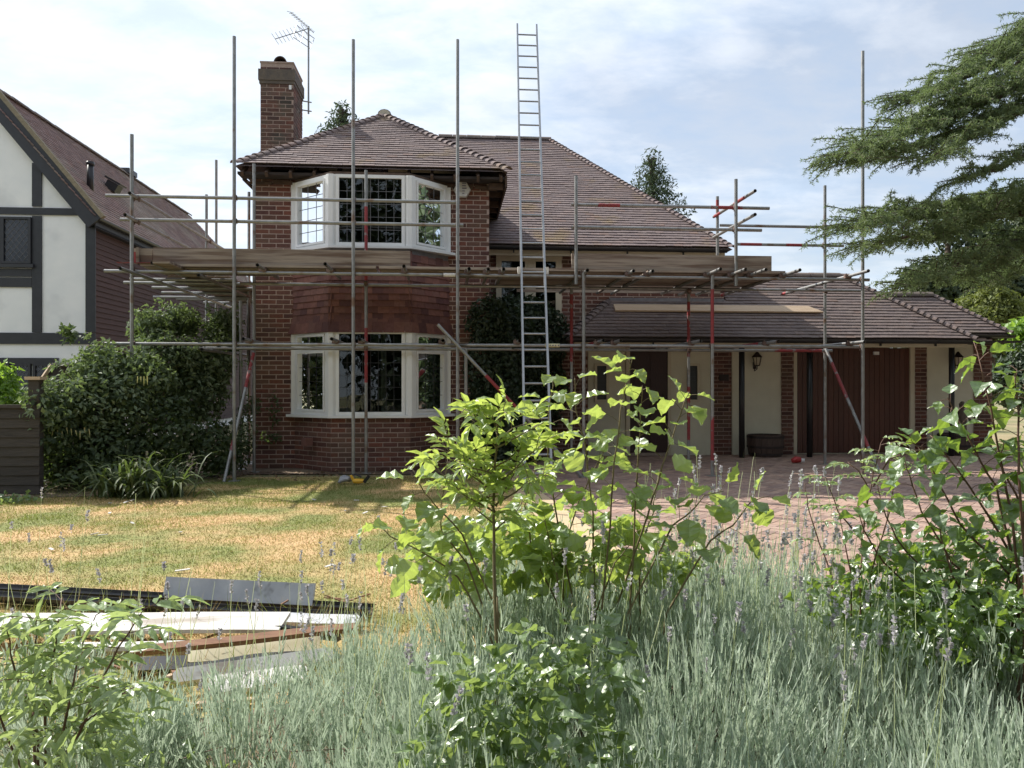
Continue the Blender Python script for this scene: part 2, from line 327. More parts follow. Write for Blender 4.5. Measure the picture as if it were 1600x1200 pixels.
edge = sheet('edging_path', [(1.0,3.4),(1.6,3.4),(1.0,11.4),(.78,11.4)], .008, M['stone'])
pv = Pieces('paving_block', (BOXV, BOXF[1:]), M['paver'])
y = 4.0; r = 0
ang = math.radians(45)
bx, by = Vector((math.cos(ang), math.sin(ang), 0)), Vector((-math.sin(ang), math.cos(ang), 0)); ux, uy = Vector((1,0,0)), Vector((0,1,0))
def in_drive(x, y): return x < 12.3 and 3.7 < y < 14.1 and x > 1.62 - (y-3.4)*.0775 + (0 if y < 11.4 else 0) and abs((x*CS-y*SN)/(x*SN+y*CS)) < .74
# herringbone bond, 45 degrees
n_ = 90
for i in range(-n_, n_):
    for j in range(-n_, n_):
        # unit cell of a 2:1 herringbone on a 0.105 grid
        k = (i - j) % 4
        if k == 0: cx, cy, a = i + 1.0, j + .5, 0
        elif k == 2: cx, cy, a = i + .5, j + 1.0, 1
        else: continue
        if k == 2: cx, cy = i + .5, j + 0.0
        p = bx*(cx*.105) + by*(cy*.105); X, Y = p.x + 7.0, p.y + 9.0
        if not in_drive(X, Y): continue
        th = random.gauss(0, .012); d = (bx if a == 0 else by); e = Vector((-d.y, d.x, 0)); nz_ = Vector((random.gauss(0,.007), random.gauss(0,.007), 1)).normalized()
        d2 = (d*math.cos(th)+e*math.sin(th)); d2 = (d2 - nz_*d2.dot(nz_)).normalized(); e2 = nz_.cross(d2)
        pv.add((X, Y, -.0085 + random.gauss(0,.0007)), d2, e2, nz_, (.2035, .0985, .03), drive)
pv.flush(300, stuffname='paving_blocks')

# ------------------------------------------------------------------ walls helper
class Face:
    def __init__(s, p0, p1):
        s.o = Vector((p0[0], p0[1], 0)); d = Vector((p1[0]-p0[0], p1[1]-p0[1], 0)); s.L = d.length; s.d = d.normalized(); s.n = Vector((s.d.y, -s.d.x, 0))
    def pt(s, u, z, off=0): return s.o + s.d*u + s.n*off + Vector((0,0,z))
    def bar(s, mb, u0, u1, z0, z1, o0, o1, mi=0):
        c = s.pt((u0+u1)/2, (z0+z1)/2, (o0+o1)/2); mb.obox(c, s.d, s.n, (0,0,1), ((u1-u0)/2, (o1-o0)/2, (z1-z0)/2), mi)
def backing(name, f, z0, z1, holes, m, parent, depth=.12):
    us = sorted({0, f.L} | {min(max(v, 0), f.L) for h in holes for v in h[:2]}); zs = sorted({z0, z1} | {min(max(v, z0), z1) for h in holes for v in h[2:]})
    mb = MB()
    for a, b in zip(us, us[1:]):
        for c, d in zip(zs, zs[1:]):
            uc, zc = (a+b)/2, (c+d)/2
            if any(h[0] < uc < h[1] and h[2] < zc < h[3] for h in holes) or b-a < 1e-4 or d-c < 1e-4: continue
            f.bar(mb, a, b, c, d, -depth, 0)
    return mb.build(name, m, parent)
def bricks(f, z0, z1, holes, parent, pc, off=.006, gap=.014, soldier=None):
    k = 0; z = z0
    while z + .06 <= z1 + .001:
        zc = z + .0375; ivs = [(0, f.L)]
        for h in holes:
            if h[2] < zc < h[3]:
                new = []
                for a, b in ivs:
                    if h[1] <= a or h[0] >= b: new.append((a, b)); continue
                    if h[0] > a: new.append((a, h[0]))
                    if h[1] < b: new.append((h[1], b))
                ivs = new
        x = -(.1125 if k % 2 else .0) - .225
        while x < f.L:
            for a, b in ivs:
                u0, u1 = max(x + gap/2, a), min(x + .225 - gap/2, b)
                if u1 - u0 < .035: continue
                pr = off + random.gauss(0, .0012); p = f.pt((u0+u1)/2, zc, pr - .03)
                tl = random.gauss(0, .004); ax = (f.d + Vector((0,0,tl))).normalized()
                pc.add(p, ax, -f.n, ax.cross(-f.n), (u1-u0, .06, .061 + random.gauss(0,.0008)), parent)
            x += .225
        k += 1; z += .075
house = empty('brick_house', (-1, 12.5, 0), 'red brick two-storey house with brown tiled hipped roofs behind the scaffolding', 'house')
bp = Pieces('brick', soft_box(), M['brick']); bp2 = Pieces('brick', soft_box(), M['brick_dark'])
XL, XR, YF, YM = -3.09, .654, 12.55, 14.25
BX = [(-2.46,YF),(-1.8,11.95),(-.6,11.95),(-.02,YF)]           # bay plan
f = Face((XL,YF),(XR,YF)); hb = [(BX[0][0]-XL, BX[3][0]-XL, .0, 4.56)]
w1 = backing('front_wall', f, 0, 4.72, hb, M['mortar'], house); bricks(f, .0, 4.70, hb, w1, bp)
f = Face((XR,YF+.001),(XR,YM)); w2 = backing('side_wall', f, 0, 4.72, [], M['mortar'], house); bricks(f, 0, 4.70, [], w2, bp)
f = Face((XL,17.9),(XL,YF+.001)); w3 = backing('side_wall', f, 0, 4.72, [], M['mortar'], house); bricks(f, 0, 4.70, [(0,3.2,0,9)], w3, bp)
# bay base
for a, b in zip(BX, BX[1:]):
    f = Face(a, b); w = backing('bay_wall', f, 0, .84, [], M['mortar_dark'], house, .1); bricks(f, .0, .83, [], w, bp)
# main wall behind
GX = XA(1550, YM); PXc = XA(918, YM)
wx0, wx1 = XA(775, YM), XA(877, YM)
f = Face((XR,YM),(5.22,YM)); hm = [(wx0-XR, wx1-XR, 2.45, 3.745), (PXc-XR, 9, -.1, 2.3)]
w4 = backing('main_wall', f, 0, 3.86, hm[:1], M['mortar'], house); bricks(f, .0, 3.74, hm, w4, bp)
f = Face((5.22,YM+.001),(5.22,19)); w5 = backing('side_wall', f, 2.2, 3.86, [], M['mortar'], house); bricks(f, 3.0, 3.74, [(1.6,9,0,9)], w5, bp)
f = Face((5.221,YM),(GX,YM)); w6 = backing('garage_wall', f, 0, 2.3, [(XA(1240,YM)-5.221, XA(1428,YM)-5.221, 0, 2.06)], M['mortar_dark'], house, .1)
# pillars (proud of the wall)
for a, b in ((1112,1143),(1221,1240),(1430,1448),(1522,1550)):
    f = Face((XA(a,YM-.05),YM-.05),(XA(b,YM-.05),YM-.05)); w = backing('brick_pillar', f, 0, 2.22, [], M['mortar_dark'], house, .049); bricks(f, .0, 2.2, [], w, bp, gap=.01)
f = Face((GX,YM),(GX,16.4)); w = backing('side_wall', f, 0, 2.28, [], M['mortar'], house); bricks(f, 0, 2.26, [(2.5,9,0,9)], w, bp)
# cream rendered panels, between the pillars
def panel(a, b, z0, z1, m, name, y0=YM-.03, t=.029):
    mb = MB(); mb.box((XA(a,y0),y0,z0),(XA(b,y0),y0+t,z1)); return mb.build(name, m, house)
p1 = panel(919, 977, 0, 2.2, M['render'], 'rendered_panel'); p2 = panel(1046, 1111.5, 0, 2.2, M['render'], 'rendered_panel')
panel(1143.5, 1220.5, 0, 2.2, M['render'], 'rendered_panel'); panel(1448.5, 1521.5, 0, 2.2, M['render'], 'rendered_panel')
def zr(py, Y, px): return P(px, py, Y).z
# sidelights
for a, b in ((929,951),(1074,1093)):
    f = Face((XA(a,YM-.06),YM-.06),(XA(b,YM-.06),YM-.06)); z1, z0 = zr(568,YM,a), zr(628,YM,a); mb = MB()
    f.bar(mb, 0, f.L, z0, z0+.045, -.028, .02); f.bar(mb, 0, f.L, z1-.045, z1, -.028, .02); f.bar(mb, 0, .045, z0+.045, z1-.045, -.028, .02); f.bar(mb, f.L-.045, f.L, z0+.045, z1-.045, -.028, .02)
    fr = mb.build('sidelight', M['cream'], house)
    g = MB(); f.bar(g, .045, f.L-.045, z0+.045, z1-.045, -.015, -.01); g.build('pane', M['black'], fr)
    g = MB()
    for k in range(1, 9): zz_ = z0 + (z1-z0)*k/9; f.bar(g, .045, f.L-.045, zz_-.004, zz_+.004, -.009, -.004)
    g.build('lead_strip', M['lead_dull'], fr, kind='stuff')
# front door
y0 = YM-.04
dx0, dx1 = XA(984,y0), XA(1043,y0); f = Face((dx0,y0),(dx1,y0)); mb = MB()
f.bar(mb, .0, f.L, .06, 2.06, -.03, .0); door = mb.build('front_door', M['door'], house)
for r in range(4):
    for c in range(2):
        g = MB(); f.bar(g, .08+c*(f.L-.1)/2, .08+c*(f.L-.1)/2+(f.L-.26)/2, .2+r*.46, .56+r*.46, 0, .014); g.build('door_panel', M['door'], door)
g = MB(); f.bar(g, 0, f.L, 0, .055, -.03, .06); g.build('threshold', M['mortar_dark'], door)
g = MB(); f.bar(g, f.L-.1, f.L-.07, 1.0, 1.16, .0, .04); g.build('handle', M['iron'], door)
mb = MB(); f.bar(mb, -.075, -.002, 0, 2.14, -.03, .03); f.bar(mb, f.L+.002, f.L+.06, 0, 2.14, -.03, .03); f.bar(mb, -.002, f.L+.002, 2.062, 2.14, -.03, .03); mb.build('door_frame', M['cream'], house)
# garage door of vertical boards
gx0, gx1 = XA(1246,YM), XA(1422,YM); f = Face((gx0,YM+.02),(gx1,YM+.02)); mb = MB(); f.bar(mb, 0, f.L, .02, 2.05, -.03, 0); gd = mb.build('garage_door', M['garage'], house)
nb = 22
for k in range(nb):
    g = MB(); f.bar(g, f.L*k/nb+.004, f.L*(k+1)/nb-.004, .03, 2.04, .001, .014); g.build('door_board', M['garage'], gd)
for a, b in ((1240.5,1245.5),(1422.5,1429.5)):
    mb = MB(); mb.box((XA(a,YM-.04),YM-.04,0),(XA(b,YM-.04),YM+.03,2.06)); mb.build('door_post', M['cream'], house)
mb = MB(); mb.box((gx0-.05,YM-.03,2.062),(gx1+.05,YM+.03,2.2)); mb.build('door_lintel', M['door'], house)
# white post left of the panel, dark porch posts
mb = MB()
for pxp in (1159, 1265, 1487):
    g = MB(); X = XA(pxp, 13.62); g.tube([(X,13.62,0),(X,13.62,2.12)], .052, 10, True); g.build('porch_post', M['black'], house, True)
# eaves beam / soffit of garage
mb = MB(); mb.box((2.2,13.38,2.02),(9.5,13.42,2.13)); mb.build('garage_fascia', M['cream'], house)
mb = MB(); mb.box((2.25,13.42,2.12),(9.5,14.24,2.15)); mb.build('garage_soffit', M['cream'], house)
mb = MB(); mb.box((9.5,13.42,2.12),(10.6,14.24,2.15)); mb.build('garage_soffit', M['felt'], house)
def gutter(x0, x1, y, z, r=.06):
    mb = MB(); n = 7; vs = []
    for X in (x0, x1):
        for rr in (r, r-.006):
            for k in range(n+1):
                a = math.pi + math.pi*k/n; vs.append((X, y+math.cos(a)*rr, z+math.sin(a)*rr))
    m_ = n+1; fs = []
    for k in range(n): fs += [(k,k+1,2*m_+k+1,2*m_+k),(m_+k+1,m_+k,3*m_+k,3*m_+k+1)]
    fs += [(0,2*m_,3*m_,m_),(n,m_+n,3*m_+n,2*m_+n), tuple(range(0,n+1)), tuple(range(2*m_,2*m_+n+1))[::-1]]
    mb.add(vs, fs)
    g = mb.build('gutter', M['black'], house)
    X = x0 + .5
    while X < x1:
        b = MB(); b.box((X-.02,y-r-.004,z-.03),(X+.02,y+r+.03,z+.004)); b.box((X-.012,y+.02,z-.1),(X+.012,y+.06,z-.03)); b.build('gutter_bracket', M['black'], g); X += 1.05
gutter(2.05, 9.65, 13.29, 2.14); gutter(9.4, 11.1, 14.27, 2.31)
# ------------------------------------------------------------------ roofs
rt = Pieces('roof_tile', (BOXV, BOXF), M['tile']); rtg = Pieces('roof_tile', (BOXV, BOXF), M['tile_garage'])
bn = Pieces('bonnet_tile', arch_unit(), M['tile']); bng = Pieces('bonnet_tile', arch_unit(), M['tile_garage']); rd = Pieces('ridge_tile', arch_unit(6, .98, .12), M['ridge'])
def roof_plane(parent, O, u, v, slen, lim, pc, g=.1, tw=.166, rise=.022):
    O, u, v = Vector(O), Vector(u).normalized(), Vector(v).normalized(); n = u.cross(v)
    if n.z < 0: n = -n
    k = 0; s = 0.0
    while s < slen - .02:
        a, b = lim(s + g*.5); x = a - ((tw/2) if k % 2 else 0) - (0)
        x = math.floor(a/tw)*tw - (tw/2 if k % 2 else 0)
        ph = random.random()*6
        while x < b:
            x0, x1 = max(x+.0015, a), min(x+tw-.0015, b)
            if x1 - x0 > .03:
                Lt = min(.165, slen - s + .04); e = .14 + random.gauss(0, .008); v2 = v*math.cos(e) - n*math.sin(e); n2 = n*math.cos(e) + v*math.sin(e)
                rz = random.gauss(0, .006); u2 = (u*math.cos(rz) + v2*math.sin(rz)); v3 = (v2*math.cos(rz) - u*math.sin(rz))
                h = rise + .004*math.sin(x*1.7+k*.35) + random.gauss(0, .001)
                c = O + u*((x0+x1)/2) + v2*(Lt/2) + v*(s + random.gauss(0,.0025)) + n*h
                pc.add(c, u2, v3, n2, (x1-x0, Lt, .012), parent)
            x += tw
        s += g; k += 1
def hip(parent, C, A, n, pc, nrm, r=.085, ln=.2, lift=.02):
    C, A = Vector(C), Vector(A); d = (A-C).normalized(); nrm = (Vector(nrm) - d*Vector(nrm).dot(d)).normalized(); x = d.cross(nrm)
    st = (A-C).length/n
    for k in range(n):
        e = .13 + random.gauss(0, .02); d2 = d*math.cos(e) - nrm*math.sin(e); n2 = nrm*math.cos(e) + d*math.sin(e)
        pc.add(C + d*(st*k + ln*.4) + nrm*(lift - .02), x, d2, n2, (r*1.15, ln, r*.62), parent)
def ridge(parent, A, B, pc, r=.12, ln=.3, lift=-.03):
    A, B = Vector(A), Vector(B); d = (B-A).normalized(); x = d.cross(Vector((0,0,1))); n = max(1, int((B-A).length/ln)); st = (B-A).length/n
    for k in range(n): pc.add(A + d*(st*(k+.5)) + Vector((random.gauss(0,.003),0,lift+random.gauss(0,.003))), x, d, (0,0,1), (r, st-.008, r*.8), parent)
# wing roof
a36 = math.atan2(1.54, 2.115); EL, ER, EY, EZ = -3.30, .93, 12.20, 4.76; RX, RY, RZ = -1.185, 14.315, 6.30
def base(name, polys, m, under=.05):
    mb = MB()
    for p in polys: mb.add([Vector(q) - Vector((0,0,under)) for q in p], [tuple(range(len(p)))])
    return mb.build(name, m, house)
wr = base('wing_roof', [[(EL,EY,EZ),(ER,EY,EZ),(RX,RY,RZ)], [(EL,19,EZ),(EL,EY,EZ),(RX,RY,RZ),(RX,19,RZ)], [(ER,EY,EZ),(ER,16.5,EZ),(RX,18,RZ),(RX,RY,RZ)]], M['tile'], .03)
sl_ = math.hypot(1.54, 2.115)
roof_plane(wr, (0,EY,EZ), (1,0,0), (0,math.cos(a36),math.sin(a36)), sl_, lambda s: (EL + s*math.cos(a36), ER - s*math.cos(a36)), rt)
hip(wr, (EL,EY,EZ), (RX,RY,RZ), 25, bn, (-.3,-.6,1)); hip(wr, (ER,EY,EZ), (RX,RY,RZ), 25, bn, (.3,-.6,1))
ridge(wr, (RX,RY-.02,RZ), (RX,18.2,RZ), rd, r=.125, lift=.015)
mb = MB(); ring = [(RX+math.cos(math.pi*k/10)*.108, RY-.03, RZ+.012+math.sin(math.pi*k/10)*.092) for k in range(11)]; mb.add(ring, [tuple(range(11))]); mb.build('ridge_end_mortar', M['lime'], wr)
# exposed eaves
mb = MB(); mb.box((EL+.02,EY+.06,4.62),(ER-.02,YF-.002,4.66)); mb.box((EL+.02,YF,4.60),(XL-.14,18,4.64)); mb.box((XR+.01,YF,4.60),(ER-.02,16.2,4.64))
mb.build('eaves_soffit', M['felt'], house)
for k in range(12):
    X = EL + .1 + k*(ER-EL-.2)/11; mb = MB(); h = random.uniform(.07,.11); mb.obox((X, EY+.19, 4.73), (1,0,0), (0,math.cos(a36),math.sin(a36)), (0,-math.sin(a36),math.cos(a36)), (.022,.2,h/2)); mb.build('rafter_foot', M['rotten'], house)
for k in range(11):
    X = EL + .3 + k*.36; mb = MB(); mb.obox((X, YF-.04, 4.56+random.uniform(-.02,.02)), Vector((1,random.uniform(-.05,.05),random.uniform(-.08,.08))).normalized(), (0,1,0), (0,0,1), (random.uniform(.12,.2),.012,random.uniform(.02,.05))); mb.build('rotten_fascia_scrap', M['rotten'], house)
for (x, y) in ((ER-.05, 12.4),(ER-.05,13.0),(ER-.05,13.6),(ER-.05,14.1)):
    mb = MB(); mb.box((x-.24,y,4.48+random.uniform(0,.05)),(x,y+.05,4.6)); mb.build('rafter_foot', M['rotten'], house)
mb = MB(); mb.box((ER-.03,EY+.05,4.5),(ER,16,4.68)); mb.build('side_fascia', M['rotten'], house)
# main roof
MEY, MEZ, MRY, MRZ = 13.90, 3.88, 17.90, 7.08; MXR = 5.26; MRX0, MRX1 = -.24, 2.34; a39 = math.atan2(MRZ-MEZ, MRY-MEY); msl = math.hypot(MRZ-MEZ, MRY-MEY)
mr = base('main_roof', [[(XR,MEY,MEZ),(MXR,MEY,MEZ),(MRX1,MRY,MRZ),(MRX0,MRY,MRZ),(-1.185,16.88,6.30),(.93,14.98,4.75),(XR,14.98,4.75)], [(MXR,MEY,MEZ),(MXR,21.9,MEZ),(MRX1,MRY,MRZ)], [(MXR,21.9,MEZ),(-3.1,21.9,MEZ),(MRX0,MRY,MRZ),(MRX1,MRY,MRZ)], [(-3.1,21.9,MEZ),(-3.1,MEY,MEZ),(MRX0,MRY,MRZ)]], M['tile'], .03)
def mlim(s):
    z = MEZ + s*math.sin(a39); a = XR
    if z > EZ: a = max(ER - (z-EZ)*2.115/1.54, MRX0 - (MRZ-z)*.906)
    return a, MXR - 2.92*s/msl
roof_plane(mr, (0,MEY,MEZ), (1,0,0), (0,math.cos(a39),math.sin(a39)), msl, mlim, rt)
hip(mr, (MXR,MEY,MEZ), (MRX1,MRY,MRZ), 49, bn, (.4,-.5,1))
ridge(mr, (MRX0,MRY,MRZ), (MRX1+.05,MRY,MRZ), rd)
gutter(XR+.02, MXR-.12, 13.87, 3.84)
mb = MB(); mb.box((XR+.01,13.97,3.70),(MXR-.12,14.0,3.80)); mb.build('main_fascia', M['cream'], house)
mb = MB(); mb.box((XR+.01,14.0,3.76),(MXR-.12,YM-.002,3.79)); mb.build('main_soffit', M['felt'], house)
# garage roof
GEY, GEZ, GRY, GRZ = 13.3, 2.17, 15.0, 3.54; ag = math.atan2(GRZ-GEZ, GRY-GEY); gsl = math.hypot(GRZ-GEZ, GRY-GEY); GXL, GXR = 2.07, 9.6
gr = base('garage_roof', [[(GXL,GEY,GEZ),(GXR,GEY,GEZ),(GXR-1.7,GRY,GRZ),(5.2,GRY,GRZ),(5.2,14.24,2.93),(3.01,14.24,2.93)], [(GXL,14.24,GEZ),(GXL,GEY,GEZ),(3.01,14.24,2.93)], [(GXR,GEY,GEZ),(GXR,16.7,GEZ),(GXR-1.7,GRY,GRZ)], [(5.2,GRY,GRZ),(GXR-1.7,GRY,GRZ),(GXR,16.7,GEZ),(5.2,16.7,GEZ)]], M['tile_garage'], .03)
def glim(s):
    if s < .9/math.cos(ag): return GXL + s*math.cos(ag), GXR - s*math.cos(ag)
    return 5.26, GXR - s*math.cos(ag)
roof_plane(gr, (0,GEY,GEZ), (1,0,0), (0,math.cos(ag),math.sin(ag)), gsl, glim, rtg)
hip(gr, (GXR,GEY,GEZ), (GXR-1.7,GRY,GRZ), 22, bng, (.4,-.5,1)); hip(gr, (GXL,GEY,GEZ), (GXL+.9,14.2,GEZ+.9*math.tan(ag)), 11, bng, (-.4,-.5,1))
ridge(gr, (5.3,GRY,GRZ), (GXR-1.7,GRY,GRZ), rd)
hip(gr, (8.05,GRY+.05,GRZ-.06), (7.6,GRY,GRZ+.02), 1, bng, (0,0,1), r=.15, ln=.42, lift=.03)
mb = MB(); mb.box((3.0,14.19,2.86),(5.2,14.235,2.97)); mb.build('lead_flashing', M['lead'], gr)
gr2 = base('garage_rear_roof', [[(9.38,14.3,2.35),(11.06,14.3,2.35),(10.06,15.3,3.21),(8.3,15.3,3.21)], [(11.06,14.3,2.35),(11.06,16.3,2.35),(10.06,15.3,3.21)], [(8.3,15.3,3.21),(10.06,15.3,3.21),(11.06,16.3,2.35),(8.3,16.3,2.35)]], M['tile_garage'], .03)
a2 = math.atan2(.86, 1.0)
roof_plane(gr2, (0,14.3,2.35), (1,0,0), (0,math.cos(a2),math.sin(a2)), math.hypot(.86,1), lambda s: (9.6-(2.35+s*math.sin(a2)-2.17)/.806, 11.06 - s*math.cos(a2)), rtg)
hip(gr2, (11.06,14.3,2.35), (10.06,15.3,3.21), 13, bng, (.4,-.5,1)); ridge(gr2, (8.75,15.3,3.21), (10.06,15.3,3.21), rd)
mb = MB(); mb.box((GX-.03,14.28,2.24),(10.98,14.31,2.32)); mb.build('eaves_soffit', M['felt'], house)
# ------------------------------------------------------------------ bay windows
def bar_frame(f, parent, name, u0, u1, z0, z1, fw, cols=(), transom=None, grid=(4,6), curtain=None, lead=None, sash=True):
    mb = MB(); d0, d1 = -.035, .035
    f.bar(mb, u0, u0+fw, z0, z1, d0, d1); f.bar(mb, u1-fw, u1, z0, z1, d0, d1); f.bar(mb, u0+fw, u1-fw, z0, z0+fw, d0, d1); f.bar(mb, u0+fw, u1-fw, z1-fw, z1, d0, d1)
    zs = [z0+fw, z1-fw]
    if transom: f.bar(mb, u0+fw, u1-fw, transom-.035, transom+.035, d0, d1); zs = [z0+fw, transom-.035, transom+.035, z1-fw]
    fr = mb.build(name, M['white'], parent)
    for k in range(0, len(zs), 2):
        a, b = zs[k], zs[k+1]; ua, ub = u0+fw, u1-fw
        if sash:
            s = MB(); w = .038
            f.bar(s, ua+.004, ua+w, a+.004, b-.004, -.02, .048); f.bar(s, ub-w, ub-.004, a+.004, b-.004, -.02, .048); f.bar(s, ua+w, ub-w, a+.004, a+w, -.02, .048); f.bar(s, ua+w, ub-w, b-w, b-.004, -.02, .048)
            s.build('sash', M['white'], fr); ua += w; ub -= w; a += w; b -= w
        g = MB(); f.bar(g, ua, ub, a, b, -.004, .002); g.build('pane', M['glass'], fr)
        l = MB(); nc, nr = grid; nr2 = max(1, round(nr*(b-a)/(z1-z0)))
        for i in range(1, nc): x = ua + (ub-ua)*i/nc; f.bar(l, x-.0035, x+.0035, a, b, .003, .006)
        for i in range(1, nr2): z = a + (b-a)*i/nr2; f.bar(l, ua, ub, z-.0035, z+.0035, .0061, .009)
        l.build('lead_strip', lead or M['lead_strip'], fr, kind='stuff')
    return fr
def curtain(f, u0, u1, z0, z1, m, parent, off=-.12, amp=.018, k=40):
    mb = MB(); n = int((u1-u0)*k)+2; vs = []
    for i in range(n+1):
        u = u0+(u1-u0)*i/n; o = off + amp*math.sin(i*1.3)+random.gauss(0,.004)
        vs += [f.pt(u, z0, o*1.0), f.pt(u, z1, o)]
    mb.add(vs, [(2*i,2*i+2,2*i+3,2*i+1) for i in range(n)]); mb.build('curtain', m, parent, True)
for lvl, (z0, z1, tr) in enumerate(((.87, 2.17, 1.90), (3.47, 4.56, None))):
    cf = Face(BX[1], BX[2]); lf = Face(BX[0], BX[1]); rf = Face(BX[2], BX[3])
    bw = bar_frame(cf, house, 'bay_window', .075, cf.L-.075, z0, z1, .05, transom=tr, grid=(8,6 if lvl else 7), sash=False, lead=M['lead_dull'] if not lvl else M['lead_strip'])
    for ff, uu in ((lf,(.045, lf.L-.055)),(rf,(.055, rf.L-.045))):
        bar_frame(ff, house, 'bay_window', uu[0], uu[1], z0, z1, .045, transom=tr, grid=(3,6), sash=True, lead=M['lead_dull'] if not lvl else M['lead_strip'])
    for q in (BX[1], BX[2]):
        mb = MB(); mb.add([(q[0]+math.cos(a)*.085, q[1]+math.sin(a)*.085+.03, z) for z in (z0,z1) for a in [math.pi/8+math.pi*k/4 for k in range(8)]], [(k,(k+1)%8,8+(k+1)%8,8+k) for k in range(8)])
        mb.build('bay_corner_post', M['white'], house)
    for q in (BX[0], BX[3]):
        mb = MB(); mb.box((q[0]-.05,q[1]-.045,z0),(q[0]+.05,q[1]-.001,z1)); mb.build('bay_corner_post', M['white'], house)
    # sill
    mb = MB(); e = .075; S = [(BX[0][0]-.14,YF-.0),(BX[0][0]-.12,YF-.03-e),(BX[1][0]-.03,11.95-e),(BX[2][0]+.03,11.95-e),(BX[3][0]+.12,YF-.03-e),(BX[3][0]+.14,YF)]
    vs = [(x,y,z0-.04) for x,y in S]+[(x,y,z0-.001) for x,y in S]; mb.add(vs, [tuple(range(6))[::-1], tuple(range(6,12))]+[(i,(i+1)%6,6+(i+1)%6,6+i) for i in range(6)]); mb.build('window_sill', M['white'], house)
    # floor and ceiling of the bay, room behind
    mb = MB(); c_ = [(BX[0][0]+.02,YF-.01),(BX[1][0]+.02,12.02),(BX[2][0]-.02,12.02),(BX[3][0]-.02,YF-.01)]
    mb.add([(x,y,z0-.02) for x,y in c_],[(0,1,2,3)]); mb.add([(x,y,z1+.02) for x,y in c_],[(0,1,2,3)]); mb.box((BX[0][0]+.01,YF+.02,max(.02,z0-.5)),(BX[3][0]-.01,YF+.03,z0-.021)); 
    mb.build('bay_boarding', M['interior'], house)
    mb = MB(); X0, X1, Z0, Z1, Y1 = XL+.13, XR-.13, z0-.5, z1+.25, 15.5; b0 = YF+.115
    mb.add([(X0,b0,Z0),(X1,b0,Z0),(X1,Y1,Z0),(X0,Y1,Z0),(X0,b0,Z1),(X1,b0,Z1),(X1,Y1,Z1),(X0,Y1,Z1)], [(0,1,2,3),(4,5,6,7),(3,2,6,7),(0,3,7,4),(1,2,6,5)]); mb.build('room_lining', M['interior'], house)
    if lvl: 
        curtain(lf, .12, lf.L-.1, z0, z1, M['curtain'], house, -.10); curtain(rf, .30, .62, z0, z1, M['curtain'], house, -.10); curtain(cf, .42, .56, z0, z1, M['curtain_grey'], house, -.35)
    else:
        curtain(lf, .08, lf.L-.12, z0, z1, M['curtain_grey'], house, -.10); curtain(rf, .42, .75, z0, z1, M['curtain_grey'], house, -.12); curtain(cf, .72, .80, z0, z1, M['curtain_grey'], house, -.4)
# top of upper bay closes to the eaves
mb = MB(); c_ = [(BX[0][0],YF-.01),(BX[1][0],11.96),(BX[2][0],11.96),(BX[3][0],YF-.01)]; mb.add([(x,y,z) for z in (4.57,4.61) for x,y in c_],[(3,2,1,0),(4,5,6,7)]+[(i,(i+1)%4,4+(i+1)%4,4+i) for i in range(4)]); mb.build('bay_head', M['rotten'], house)
# lead apron under upper sill, then hung tiles
mb = MB()
for a, b in zip(BX, BX[1:]):
    f = Face(a, b); f.bar(mb, 0, f.L, 3.33, 3.435, -.04, .012)
mb.build('lead_apron', M['lead'], house)
ht = Pieces('hanging_tile', (BOXV, BOXF), M['hung'])
mb = MB()
for a, b in zip(BX, BX[1:]):
    f = Face(a, b); f.bar(mb, 0, f.L, 2.17, 3.33, -.09, -.02)
hw = mb.build('tile_hung_apron', M['felt'], house)
for bi, (a, b) in enumerate(zip(BX, BX[1:])):
    f = Face(a, b); k = 0; z = 2.14
    ext0 = .08 if bi == 0 else .035; ext1 = .08 if bi == 2 else .035
    while z < 3.34:
        u = -ext0 - (.083 if k % 2 else 0); kick = .05*max(0, 1-k/2.5)**1.5
        while u < f.L + ext1:
            u0, u1 = max(u+.0015, -ext0), min(u+.1645, f.L+ext1)
            if u1-u0 > .02:
                e = .16 + kick*1.2 + random.gauss(0,.008); up = (Vector((0,0,1))*math.cos(e) - f.n*math.sin(e)); nn_ = (f.n*math.cos(e)+Vector((0,0,1))*math.sin(e))
                rz = random.gauss(0,.012); ax = f.d*math.cos(rz)+up*math.sin(rz); up2 = up*math.cos(rz)-f.d*math.sin(rz)
                ht.add(f.pt((u0+u1)/2, z, .025+kick) + up2*.083 , ax, up2, nn_, (u1-u0, .166, .012), hw)
            u += .166
        k += 1; z += .1
# small window of main wall
f = Face((wx0,YM-.02),(wx1,YM-.02)); mb = MB(); zz0, zz1 = 2.45, 3.745
for (u0,u1) in ((0,.05),(f.L*.52-.05,f.L*.52+.05),(f.L-.06,f.L)): f.bar(mb, u0, u1, zz0, zz1, -.05, .03)
f.bar(mb, .05, f.L-.06, zz1-.06, zz1-.0, -.049, .029); f.bar(mb, .05, f.L-.06, zz0, zz0+.06, -.049, .029)
sw = mb.build('landing_window', M['cream'], house)
for (u0,u1) in ((.05,f.L*.52-.05),(f.L*.52+.05,f.L-.06)):
    g = MB(); f.bar(g, u0, u1, zz0+.06, zz1-.06, -.02, -.015); g.build('pane', M['glass'], sw)
    s = MB(); f.bar(s, u0+.002, u0+.05, zz0+.062, zz1-.062, -.012, .034); f.bar(s, u1-.05, u1-.002, zz0+.062, zz1-.062, -.012, .034); f.bar(s, u0+.05, u1-.05, zz1-.11, zz1-.062, -.012, .034); s.build('sash', M['cream'], sw)
